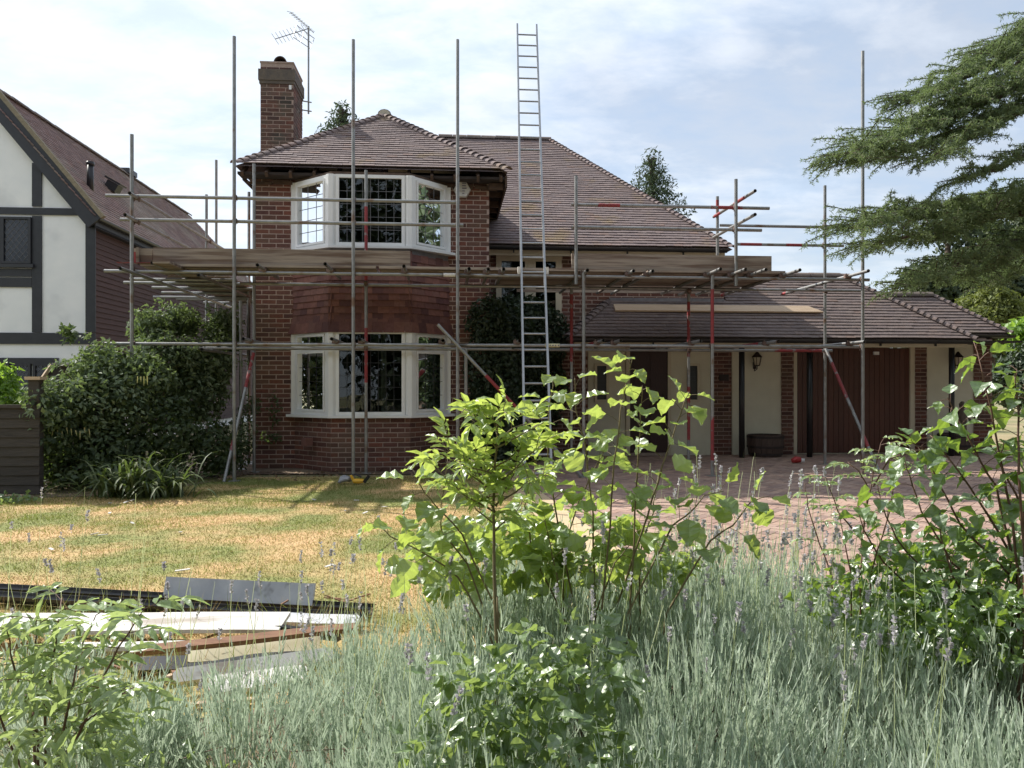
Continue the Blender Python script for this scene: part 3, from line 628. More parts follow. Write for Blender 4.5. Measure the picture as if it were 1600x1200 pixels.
mb = MB(); mb.add([(wx0-.2,YM+.13,2.3),(wx1+.2,YM+.13,2.3),(wx1+.2,16,2.3),(wx0-.2,16,2.3),(wx0-.2,YM+.13,3.8),(wx1+.2,YM+.13,3.8),(wx1+.2,16,3.8),(wx0-.2,16,3.8)], [(0,1,2,3),(4,5,6,7),(3,2,6,7),(0,3,7,4),(1,2,6,5)]); mb.build('room_lining', M['interior'], house)
# downpipes and vent, alarm
mb = MB(); X = .70; mb.tube([(X,14.1,0),(X,14.1,3.75)], .035, 8, True); mb.build('downpipe', M['black'], house, True)
c = P(478, 691, 12.0); mb = MB(); mb.obox((c.x,12.10,c.z), Vector((.74,-.67,0)), Vector((.67,.74,0)), (0,0,1), (.055,.07,.06)); mb.build('wall_vent', M['hung'], house)
c = P(722, 297, 12.53); mb = MB(); hx = [(c.x+math.cos(a)*.145, c.z+math.sin(a)*.145) for a in [math.pi/3*k for k in range(6)]]
mb.add([(x,12.54,z) for x,z in hx]+[(c.x+(x-c.x)*.92,12.47,c.z+(z-c.z)*.92) for x,z in hx], [(6,7,8,9,10,11)[::1]]+[(i,(i+1)%6,6+(i+1)%6,6+i) for i in range(6)]); al = mb.build('alarm_box', M['whiteboard'], house)
for k, w in enumerate((.055,.05,.06,.035,.03)):
    mb = MB(); mb.box((c.x+.0,12.464,c.z+.085-k*.04),(c.x+w*1.2,12.4675,c.z+.105-k*.04+ (0 if k<3 else -.008))); mb.build('faded_print', M['printed'], al)
# lanterns
def lantern(px):
    c = P(px, 563, YM-.16); mb = MB(); mb.tube([(c.x-.0,YM-.035,c.z-.10),(c.x-.02,YM-.09,c.z-.20),(c.x,YM-.16,c.z-.16),(c.x,YM-.16,c.z-.11)], .009, 6); mb.box((c.x-.03,YM-.05,c.z-.16),(c.x+.03,YM-.031,c.z-.03))
    for a in range(6):
        t = a*math.pi/3; mb.tube([(c.x+math.cos(t)*.05,c.y+math.sin(t)*.05,c.z-.1),(c.x+math.cos(t)*.085,c.y+math.sin(t)*.085,c.z+.06)], .006, 4)
    n = 6
    for (r0,z0,r1,z1) in ((.05,-.11,.055,-.09),(.11,.06,.05,.12),(.05,.12,.015,.17)):
        mb.add([(c.x+math.cos(k*math.pi/3)*r, c.y+math.sin(k*math.pi/3)*r, c.z+z) for r,z in ((r0,z0),(r1,z1)) for k in range(n)], [(k,(k+1)%n,n+(k+1)%n,n+k) for k in range(n)]+[tuple(range(n))[::-1],tuple(range(n,2*n))])
    l = mb.build('wall_lantern', M['iron'], house)
    g = MB(); g.add([(c.x+math.cos(k*math.pi/3+.5)*r, c.y+math.sin(k*math.pi/3+.5)*r, c.z+z) for r,z in ((.045,-.095),(.078,.055)) for k in range(6)], [(k,(k+1)%6,6+(k+1)%6,6+k) for k in range(6)]); g.build('lantern_glass', M['cream'], l)
lantern(1183); lantern(1497)
mb = MB(); c = P(1369,552,YM-.06); mb.box((c.x-.05,YM-.08,c.z-.03),(c.x+.05,YM-.031,c.z+.03)); mb.build('door_sensor', M['white'], house)
mb = MB(); c = P(1131,590,YM-.06); mb.box((c.x-.09,YM-.085,c.z-.06),(c.x+.09,YM-.062,c.z+.06)); mb.build('name_plate', M['iron'], house)
# ------------------------------------------------------------------ chimney
CX0, CX1, CY0, CY1 = -3.43, -2.84, 14.36, 15.2
mb = MB(); mb.box((CX0,CY0,0),(CX1,CY1,7.22)); ch = mb.build('chimney', M['mortar_dark'], house)
f = Face((CX0,CY0),(CX1,CY0)); bricks(f, 4.3, 7.2, [], ch, bp2); f = Face((CX1,CY0+.001),(CX1,CY1)); bricks(f, 4.3, 7.2, [], ch, bp2)
mb = MB(); mb.box((CX0-.035,CY0-.035,6.90),(CX1+.035,CY1+.035,7.10)); mb.box((CX0-.02,CY0-.02,6.84),(CX1+.02,CY1+.02,6.899)); mb.build('oversailing_band', mat('sooty_band',(.10,.085,.075),(.15,.12,.09),9,.9,bump=.6,bscale=40), ch)
mb = MB(); mb.box((CX0-.01,CY0-.01,7.221),(CX1+.01,CY1+.01,7.25)); mb.build('chimney_cap', M['mortar_dark'], ch)
V_, F_ = arch_unit(10, 1.0, .12); V_ = V_*np.array([.12,.78,.13]) + np.array([(CX0+CX1)/2+.05, (CY0+CY1)/2, 7.24]); npmesh('chimney_hood', V_, F_, M['terracotta'], ch)
mb = MB(); c = P(454,137,CY0); mb.box((c.x-.025,CY0-.02,c.z-.04),(c.x+.02,CY0-.008,c.z+.04)); mb.build('white_clip', M['white'], ch)
# aerial
mb = MB(); am = P(482, 178, 15.25); AX = am.x; top = P(481, 41, 15.25).z; mb.tube([(AX,15.25,am.z),(AX,15.25,top)], .018, 8, True)
for yy in (160, 174): z = P(482, yy, 15.25).z; mb.tube([(CX1,15.18,z),(AX+.06,15.25,z)], .012, 6)
ae = mb.build('tv_aerial', M['galv'], house)
def q(px, py, Y): return P(px, py, Y)
mb = MB(); mb.tube([q(430,61,15.0), q(481,45,15.25)], .009, 5)
for k in range(9):
    a = q(430,61,15.0).lerp(q(481,45,15.25), k/9); mb.tube([a+Vector((-.03,-.16,.03)), a+Vector((.03,.16,-.03))], .005, 4)
mb.build('aerial_boom', M['galv'], ae)
mb = MB(); mb.tube([q(454,19,15.6), q(480,41,15.25), q(490,51,15.1)], .009, 5)
for k in range(10):
    a = q(454,19,15.6).lerp(q(490,51,15.1), k/10); mb.tube([a+Vector((-.04,-.14,-.05)), a+Vector((.04,.14,.05))], .005, 4)
mb.build('aerial_boom', M['galv'], ae)
mb = MB(); A_, B_, C_, D_ = q(463,39,15.4), q(458,58,15.3), q(491,60,15.2), q(485,76,15.1)
for a, b in ((A_,B_),(C_,D_),(A_,C_),(B_,D_),(A_.lerp(C_,.45),B_.lerp(D_,.45)),(A_.lerp(B_,.5),C_.lerp(D_,.5))): mb.tube([a, b], .007, 4)
mb.build('aerial_reflector', M['galv'], ae)
bp.flush(300, stuffname='bricks'); bp2.flush(0, stuffname='bricks'); ht.flush(300, stuffname='hanging_tiles')
# one shared limit of 300 single roof tiles for the house: 190 brown ones, 110 reddish ones
rtg.flush(170, stuffname='roof_tiles'); rt.flush(130, stuffname='roof_tiles'); bng.flush(60, stuffname='bonnet_tiles'); bn.flush(200, stuffname='bonnet_tiles'); rd.flush(60, stuffname='ridge_tiles')
# ------------------------------------------------------------------ scaffold
YS = 10.94; TR = .0242
scaf = empty('scaffold', (1.5, YS, 0), 'galvanised tube scaffold with boarded platform standing in front of the brick house', 'scaffold')
def tube(name, a, b, red=None, n=10, r=TR, cap=False, parent=None):
    a, b = Vector(a), Vector(b); mb = MB(); mb.tube([a, b], r, n)
    d = (b-a).normalized(); mb.tube([a + d*.0005, b - d*.0005], r-.004, n)       # bore, so that open ends read as hollow
    o = mb.build(name, M['galv'], parent or scaf, True)
    for (s0, s1) in (red or ()):
        g = MB(); g.tube([a.lerp(b, s0), a.lerp(b, s1)], r+.0012, n); g.build('red_paint_band', M['redpaint'], o, True)
    return o
def coupler(p, along=(1,0,0)):
    mb = MB(); p = Vector(p); x = Vector(along).normalized(); z = Vector((0,0,1)) if abs(x.z) < .9 else Vector((0,1,0)); y = z.cross(x)
    mb.tube([p - x*.028, p + x*.028], .036, 8, True); mb.obox(p + z*.002 + y*.03, x, y, z, (.022,.036,.026)); mb.tube([p + y*.04 - z*.05, p + y*.04 + z*.05], .009, 5, True); mb.tube([p - z*.055 - y*.02, p - z*.03 - y*.02], .016, 5, True)
    mb.build('coupler', M['coupler'], scaf)
def zz_(py, px, Y=YS): return P(px, py, Y).z
ZP, ZG1, ZG2, ZL = 1.555+CZ, 2.594+CZ, 2.268+CZ, .555+CZ
def std(px, top, Y=YS, bottom=0.0, red=None, plate=True, fixX=None):
    X = XA(px, Y) if fixX is None else fixX; z = zz_(top, px, Y); o = tube('standard', (X, Y, bottom), (X, Y, z), red)
    if bottom == 0 and plate:
        g = MB(); g.box((X-.075, Y-.075, .0), (X+.075, Y+.075, .012)); g.build('base_plate', M['galv'], o)
    return X
S = {}
for px, top, bt, red in ((206,210,0,None),(366,57,0,None),(552,62,0,None),(715,62,0,None),(900,275,ZP-.12,None),(912,426,0,None),(1113,430,0,((.66,.93),(.08,.30))),(1348,80,0,None),(1150,280,ZP-.12,None)):
    S[px] = std(px, top, bottom=bt, red=red)
S[727] = std(728, 545, Y=YS+.08); 
I = {}
for px, top, Y, red in ((397,256,12.0,None),(572,266,11.72,((.30,.48),(.62,.88))),(893,430,12.3,((.55,.9),)),(1076,452,12.3,((.62,.93),(.15,.45))),(1289,290,12.4,None),(1121,307,12.1,((.86,.96),))):
    if px == 1121: X = std(px, top, Y, bottom=ZP+.03, red=red)
    else: X = std(px, top, Y, red=red)
    I[px] = (X, Y)
YL = YS + .055
def led(name, px0, px1, z, Y, red=None): return tube(name, (XA(px0,Y), Y, z), (XA(px1,Y), Y, z), red)
led('ledger', 163, 740, ZP, YL); led('ledger', 690, 1358, ZP, YL)
led('guard_rail', 165, 719, ZG1, YL); led('guard_rail', 188, 724, ZG2, YL)
led('guard_rail', 893, 1202, ZG1, YL, ((.13,.24),(.70,.86))); led('guard_rail', 893, 1190, ZG2, YL)
led('ledger', 163, 730, ZL+.0, YL); led('ledger', 700, 1350, ZL, YL)
led('ledger', 225, 800, ZL-.02, 11.8); led('ledger', 720, 1300, ZL+.0, 12.35, ((.84,.97),))
led('ledger', 376, 905, 1.50+CZ, 11.78); led('ledger', 860, 1345, 1.56+CZ, 12.35)
led('guard_rail', 1125, 1332, 2.64+CZ, 12.45); led('guard_rail', 1153, 1318, 2.33+CZ, 12.45, ((.02,.22),(.45,.6)))
for X in [S[k] for k in (206,366,552,715)]:
    for z in (ZP, ZG1, ZG2, ZL): coupler((X, YS+.03, z), (1,0,0))
for X in (S[900], S[1150]):
    for z in (ZP, ZG1, ZG2): coupler((X, YS+.03, z))
for X in (S[912], S[1113], S[1348]):
    for z in (ZP, ZL): coupler((X, YS+.03, z))
for k in (572, 1076): coupler((I[k][0], I[k][1]-.03, ZL)); coupler((I[k][0], I[k][1]-.03, 1.52+CZ))
coupler((I[1289][0], 12.43, 2.64+CZ)); coupler((I[1289][0], 12.43, 2.33+CZ)); coupler((I[1289][0], 12.38, 1.56+CZ)); coupler((I[1289][0], 12.38, ZL))
# transoms carrying the platform (their ends stick out to the front)
ZT = ZP + .052
for px, y0, y1 in ((402,10.62,11.9),(508,10.45,11.85),(631,10.55,11.85),(733,10.72,13.2),(763,10.72,13.2),(787,10.72,13.3),(918,10.72,13.4),(990,10.72,13.4),(1020,10.72,13.5),(1126,10.45,13.45),(1165,10.45,13.6),(1197,10.45,13.5),(1250,10.45,13.6),(1357,10.45,13.3)):
    X = XA(px, y0); tube('transom', (X, y0, ZT), (X, y1, ZT), ((.93,.99),) if px in (1357,1250) else None); coupler((X, YL-.005, ZT-.01), (0,1,0))
for px, y0, y1 in ((380,10.6,11.9),(518,10.5,11.8),(562,10.6,11.8),(692,10.7,12.2),(812,10.72,12.6),(943,10.6,12.5),(970,10.6,12.5),(1095,10.6,12.9),(1216,10.6,12.8),(1351,10.6,13.3)):
    X = XA(px, y0); tube('transom', (X, y0, ZL+.052), (X, y1, ZL+.052), ((.3,.6),) if px in (1216, 943) else None); coupler((X, YL-.005, ZL+.042), (0,1,0))
# return rails at the right hand end
for py0, z in ((298, None), (335, None)):
    X = XA(1180, 10.5); zc = P(1180, py0, 10.5).z; tube('guard_rail', (X, 10.5, zc), (X, 12.2, zc), ((.2,.45),(.8,.97)) if py0 == 298 else None); 
# left side return between the houses
XA_, XB_ = S[206]+.05, -3.42
for z in (ZG1-.02, ZG2-.02): tube('guard_rail', (XA_, YS-.2 if z > 3.9 else YS-.35, z), (XA_, 15.6, z)); coupler((XA_, YS+.06, z), (0,1,0)); coupler((XA_, 14.2, z), (0,1,0))
tube('ledger', (XA_, YS-.5, ZP-.04), (XA_, 15.6, ZP-.04)); tube('ledger', (XB_, YS-.1, ZP-.06), (XB_, 15.2, ZP-.06)); tube('ledger', (XA_+.35, YS-.35, ZP+.06), (XA_+.35, 13.2, ZP+.06)); tube('ledger', (XB_-.1, 11.3, ZL-.06), (XB_-.1, 15.2, ZL-.06))
std(322, 304, 14.2, fixX=S[206]); std(335, 250, 14.85, fixX=S[206]-.02); std(389, 300, 13.5); std(376, 470, 12.4); std(388, 470, 13.2)
for k, (Y, x0, x1) in enumerate(((11.9,-4.75,-3.2),(12.3,-5.0,-3.25),(12.9,-4.8,-3.2),(13.6,-4.9,-3.2),(14.3,-5.3,-3.2),(14.6,-5.0,-3.2),(15.2,-4.7,-3.3))): tube('transom', (x0, Y, ZP+.01), (x1, Y, ZP+.01))
tube('transom', (-4.75, 12.6, ZL+.1), (-3.2, 12.6, ZL+.1))
# braces
tube('brace', P(684,507,YS-.06), (XA(684,YS-.06)+2.05, YS-.06, .02), ((.33,.60),))
b0 = P(397,548,11.85); b1 = P(350,752,10.86); b1.z = .0; tube('brace', b0, b1, ((.02,.30),(.70,.78)))
b0 = P(1290,545,12.3); b1 = F(1375,738,11.5); b1.z = 0; tube('brace', b0, b1, ((.12,.42),(.70,.80)))
# boards
def board(name, x0, x1, y0, y1, z0, z1, m='board', rz=0, parent=None, tilt=0):
    mb = MB(); c = Vector(((x0+x1)/2,(y0+y1)/2,(z0+z1)/2)); ax = Vector((math.cos(rz)*math.cos(tilt), math.sin(rz)*math.cos(tilt), math.sin(tilt))); ay = Vector((-math.sin(rz), math.cos(rz), 0)); mb.obox(c, ax, ay, ax.cross(ay), ((x1-x0)/2,(y1-y0)/2,(z1-z0)/2))
    return mb.build(name, M[m], scaf if parent is None else parent)
ZB = ZT + .026
for k in range(4):
    y = 10.99 + k*.232
    for a, b in ((-4.25, -1.0), (-.98, 2.9), (2.92, 5.0)):
        yb = y; 
        if a < -1.5 and k == 3: b = -2.55
        if k == 3 and a == -.98: a = .1
        j = random.uniform(-.06,.06); board('scaffold_board', a+j*.3, b+j*.3-.03, yb, yb+.222, ZB, ZB+.038, rz=random.gauss(0,.0015))
for k in range(3): board('scaffold_board', .75, 5.05, 11.92+.0+k*.232, 12.14+k*.232, ZB+.001, ZB+.039)
board('scaffold_board', 2.2, 5.1, 12.7, 12.92, ZB+.002, ZB+.04); board('scaffold_board', 2.9, 5.15, 13.0, 13.22, ZB+.002, ZB+.04)
for k in range(4):     # side return platform
    X = S[206]+.12+k*.232; mb = MB(); mb.box((X,11.93,ZP+.036),(X+.222,15.4,ZP+.074)); mb.build('scaffold_board', M['board'], scaf)
x0, x1 = XA(240,YS+.1), XA(641,YS+.1); board('toe_board', x0, x1, YS+.085, YS+.123, ZB+.04, ZB+.262)
board('toe_board', S[206]-.05, x0-.02, YS+.11, YS+.148, ZB+.04, ZB+.25)
x0, x1 = XA(893,YS+.1), XA(1205,YS+.1); board('toe_board', x0, x1, YS+.085, YS+.123, ZB+.035, ZB+.262)
mb = MB(); mb.box((S[206]+.03,11.0,ZB+.04),(S[206]+.068,15.2,ZB+.26)); mb.build('toe_board', M['board'], scaf)
mb = MB(); mb.box((-3.92,10.55,ZB-.03),(-3.70,14.3,ZB+.008)); o = mb.build('scaffold_board', M['board'], scaf)
mb = MB(); mb.box((S[206]-.06,YS+.10,ZB+.041),(S[206]+.02,YS+.109,ZB+.2)); mb.box((S[206]-.22,YS+.02,ZB+.0395),(S[206]+.42,YS+.10,ZB+.0425)); mb.build('red_paint_mark', M['redpaint'], scaf)
board('rafter_batten', 1.2, 4.9, 13.55, 13.6, ZB-.0, ZB+.05)
# tags and couplers on the ledgers
mb = MB(); X = XA(705,YL-.03); mb.tube([(X-.11,YL,ZP),(X+.11,YL,ZP)], .029, 10); mb.build('white_tag', M['tagw'], scaf)
mb = MB(); X = XA(864,YL-.03); mb.tube([(X-.11,YL,ZL),(X+.10,YL,ZL)], .029, 10); tg = mb.build('cream_tag', M['tagy'], scaf)
for k in range(5):
    mb = MB(); mb.box((X-.09+k*.04,YL-.0305,ZL-.008),(X-.07+k*.04,YL-.0296,ZL+.008)); mb.build('faded_print', M['printed'], tg)

# ------------------------------------------------------------------ ladder
def ladder_pt(z, u=0): 
    y = 10.86 + .47*(z-CZ-1.57); cx = XA(833, 10.86) + (z-CZ-1.57)*.028
    return Vector((cx+u, y, z))
zt = 6.1 + CZ; w0 = .168
ld = empty('ladder', ladder_pt(0), 'long bare aluminium ladder leaning on the scaffold and rising above the ridge', 'ladder')
for s in (-1, 1):
    mb = MB(); a, b = ladder_pt(0, s*w0), ladder_pt(zt, s*w0*.98); d = (b-a).normalized(); x = Vector((1,0,0)); y = d.cross(x).normalized(); mb.obox((a+b)/2, x, y, d, (.014,.031,(b-a).length/2)); mb.build('stile', M['alu'], ld)
step = .25*math.cos(math.atan(.47))
k = 1
while k*step < zt-.1:
    z = k*step; a, b = ladder_pt(z, -w0), ladder_pt(z, w0); mb = MB(); mb.tube([a, b], .0135, 8); mb.build('rung', M['alu'], ld, True); k += 1
for px in (809, 852):
    p = ladder_pt(ZP+.06, -w0-.03 if px == 809 else w0+.03); mb = MB(); mb.obox(p, (1,0,0), (0,1,0), (0,0,1), (.022,.03,.05)); mb.build('rope_tie', M['tagw'], ld)

# pale board lying on the lean-to roof
n_ = Vector((0,-math.sin(ag),math.cos(ag))); v_ = Vector((0,math.cos(ag),math.sin(ag))); x0 = XA(957,14.1); x1 = XA(1281,14.0)
mb = MB(); Yb = 13.93; zb = GEZ+(Yb-GEY)*math.tan(ag)+.075; c = Vector(((x0+x1)/2, Yb, zb)); hl = (x1-x0)/2
mb.obox(c - Vector((.12,0,0)), (1,0,0), v_, n_, (hl-.12,.10,.016)); 
a = c + Vector((hl-.24,0,0)); mb.add([a - v_*.1 - n_*.016, a - v_*.1 + Vector((.24,0,0)) - n_*.016, a + v_*.1 - n_*.016, a - v_*.1 + n_*.016, a - v_*.1 + Vector((.24,0,0)) + n_*.016, a + v_*.1 + n_*.016], [(0,2,1),(3,4,5),(0,1,4,3),(1,2,5,4),(2,0,3,5)])
o = mb.build('timber_board', M['pale_board'], None, loc=(c.x,c.y,c.z)); tag(o, 'long pale sawn board lying on the lean-to roof with an angled end', 'board')

# ------------------------------------------------------------------ neighbouring house
NX, NY, NE = -7.0, 16.0, 3.33+CZ; NHW = 2.42; NR = NE + 2.80; NYE = 30.0
nb = empty('neighbour_house', (-9.4, NY, 0), 'white rendered neighbouring house with black timbers and steep tiled roof', 'house')
ga = math.atan2(NR-NE, NHW)
cx = NX - NHW + .0
mb = MB(); WZ = NE; wl = cx - NHW + .2; wr_ = NX - .22
mb.add([(wl,NY,0),(wr_,NY,0),(wr_,NY,WZ+.22),(cx,NY,NR-.1),(wl,NY,WZ+.22)], [(0,1,2,3,4)]); mb.add([(wr_,NY,0),(wr_,NYE,0),(wr_,NYE,WZ),(wr_,NY,WZ)], [(0,1,2,3)]); mb.add([(wl,NY,0),(wl,NYE,0),(wl,NYE,WZ),(wl,NY,WZ)], [(3,2,1,0)])
mb.add([(wl,NYE,0),(wr_,NYE,0),(wr_,NYE,WZ),(cx,NYE,NR-.1),(wl,NYE,WZ)], [(4,3,2,1,0)]); mb.box((-16,NY+.3,0),(wl-.001,NYE,WZ-.3))
gw = mb.build('rendered_wall', M['neigh_render'], nb)
def npt(px, py): return P(px, py, NY)
def beam(px0, py0, px1, py1, w=None, off=.03, name='timber_beam'):
    a, b = npt(px0, py0), npt(px1, py1); mb = MB(); mb.box((a.x,NY-off,a.z),(b.x,NY-.002,b.z)); return mb.build(name, M['timber'], nb)
beam(51,255,66,323); beam(51,337.5,66,519.5); beam(134.5,345,150,519.5); beam(-60,323,126,337,off=.034); beam(-60,433,50.5,449); beam(-60,519.5,150,538,off=.034); beam(-60,337.5,4,341)
# barge board
a, b = npt(152,350), npt(-34,128); d = (b-a).normalized(); up = Vector((-d.z,0,d.x)); up = up if up.z > 0 else -up; L_ = (b-a).length
mb = MB(); mb.obox((a+b)/2 - up*.0 + Vector((0,-.10,0)), d, (0,1,0), up, (L_/2,.035,.155)); mb.build('barge_board', M['timber'], nb)
mb = MB(); mb.obox((a+b)/2 + up*.20 + Vector((0,-.11,0)), d, (0,1,0), up, (L_/2+.02,.055,.04)); mb.build('verge_mortar', mat('verge_mortar',(.30,.25,.17),(.2,.17,.12),20,.95), nb)
a2_ = npt(112,323); mb = MB(); q1, q2, q3 = npt(124,337.5), npt(134.3,348), npt(134.3,337.5); mb.add([(p.x,NY-.031,p.z) for p in (q1,q2,q3)]+[(p.x,NY-.002,p.z) for p in (q1,q2,q3)], [(0,1,2),(3,5,4),(0,3,4,1),(1,4,5,2),(2,5,3,0)]); mb.build('timber_bracket', M['timber'], nb)
# windows with diamond leads
def dia_window(px0, py0, px1, py1, n):
    a, b = npt(px0, py1), npt(px1, py0); f = Face((a.x,NY-.04),(b.x,NY-.04)); z0, z1 = a.z, b.z; mb = MB(); w = .045
    f.bar(mb, 0, w, z0, z1, -.035, .03); f.bar(mb, f.L-w, f.L, z0, z1, -.035, .03); f.bar(mb, w, f.L-w, z0, z0+w, -.035, .03); f.bar(mb, w, f.L-w, z1-w, z1, -.035, .03); fr = mb.build('leaded_window', M['timber'], nb)
    g = MB(); f.bar(g, w, f.L-w, z0+w, z1-w, -.01, -.006); g.build('pane', mat('dark_pane', (.02,.025,.035), None, rough=.12), fr)
    l = MB(); u0, u1, v0, v1 = w, f.L-w, z0+w, z1-w; st = (u1-u0)/n; sl2 = 1.25
    for sg in (1, -1):
        c = -40
        for i in range(-30, 60):
            # line: v = v0 + sg*sl2*(u-u0) + i*st*sl2
            pts = []
            for u in (u0, u1):
                v = v0 + sg*sl2*(u-u0) + i*st*sl2
                if v0 <= v <= v1: pts.append((u, v))
            for v in (v0, v1):
                u = u0 + (v - v0 - i*st*sl2)/(sg*sl2)
                if u0 < u < u1: pts.append((u, v))
            if len(pts) >= 2 and abs(pts[0][0]-pts[1][0]) > .01: l.tube([f.pt(pts[0][0], pts[0][1], -.002), f.pt(pts[1][0], pts[1][1], -.002)], .005, 4)
    l.build('lead_lattice', M['lead_strip'], fr)
dia_window(-40,340,5,412,4); dia_window(5,340,50.5,412,4); beam(-60,412,55,419,off=.09,name='window_sill'); beam(-60,419,50.5,432.8,off=.028)
a, b = npt(-60,559), npt(92,600); mb = MB(); mb.box((a.x,NY-.05,a.z-.12),(b.x,NY-.002,a.z)); mb.build('timber_lintel', M['timber'], nb)
dia_window(20,568,50,640,4); dia_window(54,568,90,640,4); dia_window(-20,568,17,640,4)
# side cladding boards and roof
cb = Pieces('cladding_board', (BOXV, BOXF), M['clad']); z = .3; x = wr_ + .035
while z < WZ - .12:
    ys = NY if z > 1.86 else NY+2.2
    cb.add((x, (ys+NYE)/2+.05, z), (0,1,0), (math.cos(.16),0,math.sin(.16)), Vector((-math.sin(.16),0,math.cos(.16))), (NYE-ys-.1, .022, .125), gw); z += .108
cb.flush(300)
mb = MB(); mb.box((wr_+.001,NY+.02,0),(wr_+.03,NY+2.2,1.86)); mb.build('white_plinth', M['neigh_render'], nb)
mb = MB(); mb.box((wr_+.02,NY-.03,NE-.2),(NX-.02,NYE,NE-.17)); mb.box((NX-.05,NY-.06,NE-.19),(NX-.02,NYE,NE-.02)); mb.build('eaves_board', M['timber'], nb)
mb = MB()
for k in range(8):
    a = math.pi + math.pi*k/7
    mb.v += [(NX+.04+math.cos(a)*.06, NY-.1, NE-.02+math.sin(a)*.06), (NX+.04+math.cos(a)*.06, NYE, NE-.02+math.sin(a)*.06)]
for k in range(7): mb.f.append((2*k,2*k+1,2*k+3,2*k+2)); mb.m.append(0)
mb.build('gutter', M['black'], nb)
nrf = None
mb = MB(); y0 = NY-.16; mb.add([(NX,y0,NE),(NX,NYE,NE),(cx,NYE-1.1,NR),(cx,y0,NR)], [(0,1,2,3)]); mb.add([(cx-NHW,y0,NE),(cx-NHW,NYE,NE),(cx,NYE-1.1,NR),(cx,y0,NR)], [(3,2,1,0)]); mb.add([(NX,NYE,NE),(cx-NHW,NYE,NE),(cx,NYE-1.1,NR)], [(0,1,2)])
nrf = mb.build('tiled_roof', M['tile_neigh'], nb)
nt_ = Pieces('roof_tile', (BOXV, BOXF), M['tile_neigh']); lr = math.hypot(NHW, NR-NE)
roof_plane(nrf, (NX,0,NE), (0,1,0), (-math.cos(ga),0,math.sin(ga)), lr, lambda s: (y0, NYE - 1.1*s/lr), nt_, g=.1, tw=.166)
nt_.flush(300, stuffname='roof_tiles')
rn = Pieces('ridge_tile', arch_unit(6,.98,.12), M['ridge']); ridge(nrf, (cx,y0,NR), (cx,NYE-1.2,NR), rn); rn.flush(60)
def on_nroof(px, py):                      # point of the neighbour's right roof slope seen at a pixel
    u = (px-800)/1200; v = (600-py)/1200; d = Vector((SN+CS*u, CS-SN*u, v)); n = Vector((math.sin(ga),0,math.cos(ga))); t = (Vector((NX,0,NE))-Vector((0,0,CZ))).dot(n)/d.dot(n); return Vector((0,0,CZ))+d*t
p = on_nroof(141,296); mb = MB(); mb.tube([p-Vector((0,0,.1)), p+Vector((0,0,.58))], .07, 10, True); mb.tube([p+Vector((0,0,.52)), p+Vector((0,0,.60))], .085, 10, True); mb.build('vent_pipe', M['black'], nb, True)
p = on_nroof(174,300); mb = MB(); mb.obox(p+Vector((.05,0,.12)), (math.cos(.5),0,-math.sin(.5)), (0,1,0), (math.sin(.5),0,math.cos(.5)), (.14,.14,.10)); mb.obox(p+Vector((.10,0,.24)), (math.cos(.5),0,-math.sin(.5)), (0,1,0), (math.sin(.5),0,math.cos(.5)), (.20,.19,.02)); mb.build('roof_vent', M['black'], nb)
p = P(118,212,23.5); mb = MB(); mb.obox((cx+.0,23.5,NR+.1), (1,0,0), (0,1,0), (0,0,1), (.14,.3,.07)); mb.build('ridge_vent', M['black'], nb)

# ------------------------------------------------------------------ fence and garden things
fy = 9.75
fence = empty('garden_fence', (-6.2, fy, 0), 'weathered grey wooden fence with horizontal boards beside the dark shrub', 'fence')
fx0, fx1 = XA(-60,fy), XA(62,fy)
for k in range(9):
    z0 = .02+k*.115; mb = MB(); mb.obox(((fx0+fx1)/2, fy, z0+.06), (1,0,random.gauss(0,.004)), Vector((0,1,-.12)).normalized(), Vector((0,.12,1)).normalized(), ((fx1-fx0)/2,.009,.066)); mb.build('fence_board', M['fence'], fence)
mb = MB(); mb.box((fx0,fy-.03,1.06),(fx1-.05,fy+.03,1.10)); mb.build('capping_rail', M['fence'], fence)
px_ = XA(50,fy); mb = MB(); mb.box((px_-.06,fy+.03,0),(px_+.06,fy+.15,1.40)); mb.build('fence_post', M['fence'], fence); mb = MB(); mb.box((px_-.09,fy+.0,1.401),(px_+.09,fy+.18,1.44)); mb.build('post_cap', M['pale_board'], fence)
f2 = empty('trellis_panel', (XA(80,11.2), 11.2, 0), 'tall brown fence panel with sloping top rail behind the shrub', 'fence')
a, b, c_ = P(60,600,11.2), P(81,570,11.2), P(135,572,11.2)
mb = MB(); mb.tube([a,b], .03, 4); mb.build('sloping_rail', M['pale_board'], f2); mb = MB(); mb.tube([b,c_], .03, 4); mb.build('top_rail', M['fence'], f2)
mb = MB(); mb.add([(a.x,11.23,a.z),(b.x,11.23,b.z),(c_.x+.5,11.23,c_.z),(c_.x+.5,11.23,0),(a.x,11.23,0)]+[(a.x,11.25,a.z),(b.x,11.25,b.z),(c_.x+.5,11.25,c_.z),(c_.x+.5,11.25,0),(a.x,11.25,0)], [(0,1,2,3,4),(9,8,7,6,5)]+[(i,(i+1)%5,5+(i+1)%5,5+i) for i in range(5)]); mb.build('fence_panel', M['fence'], f2)

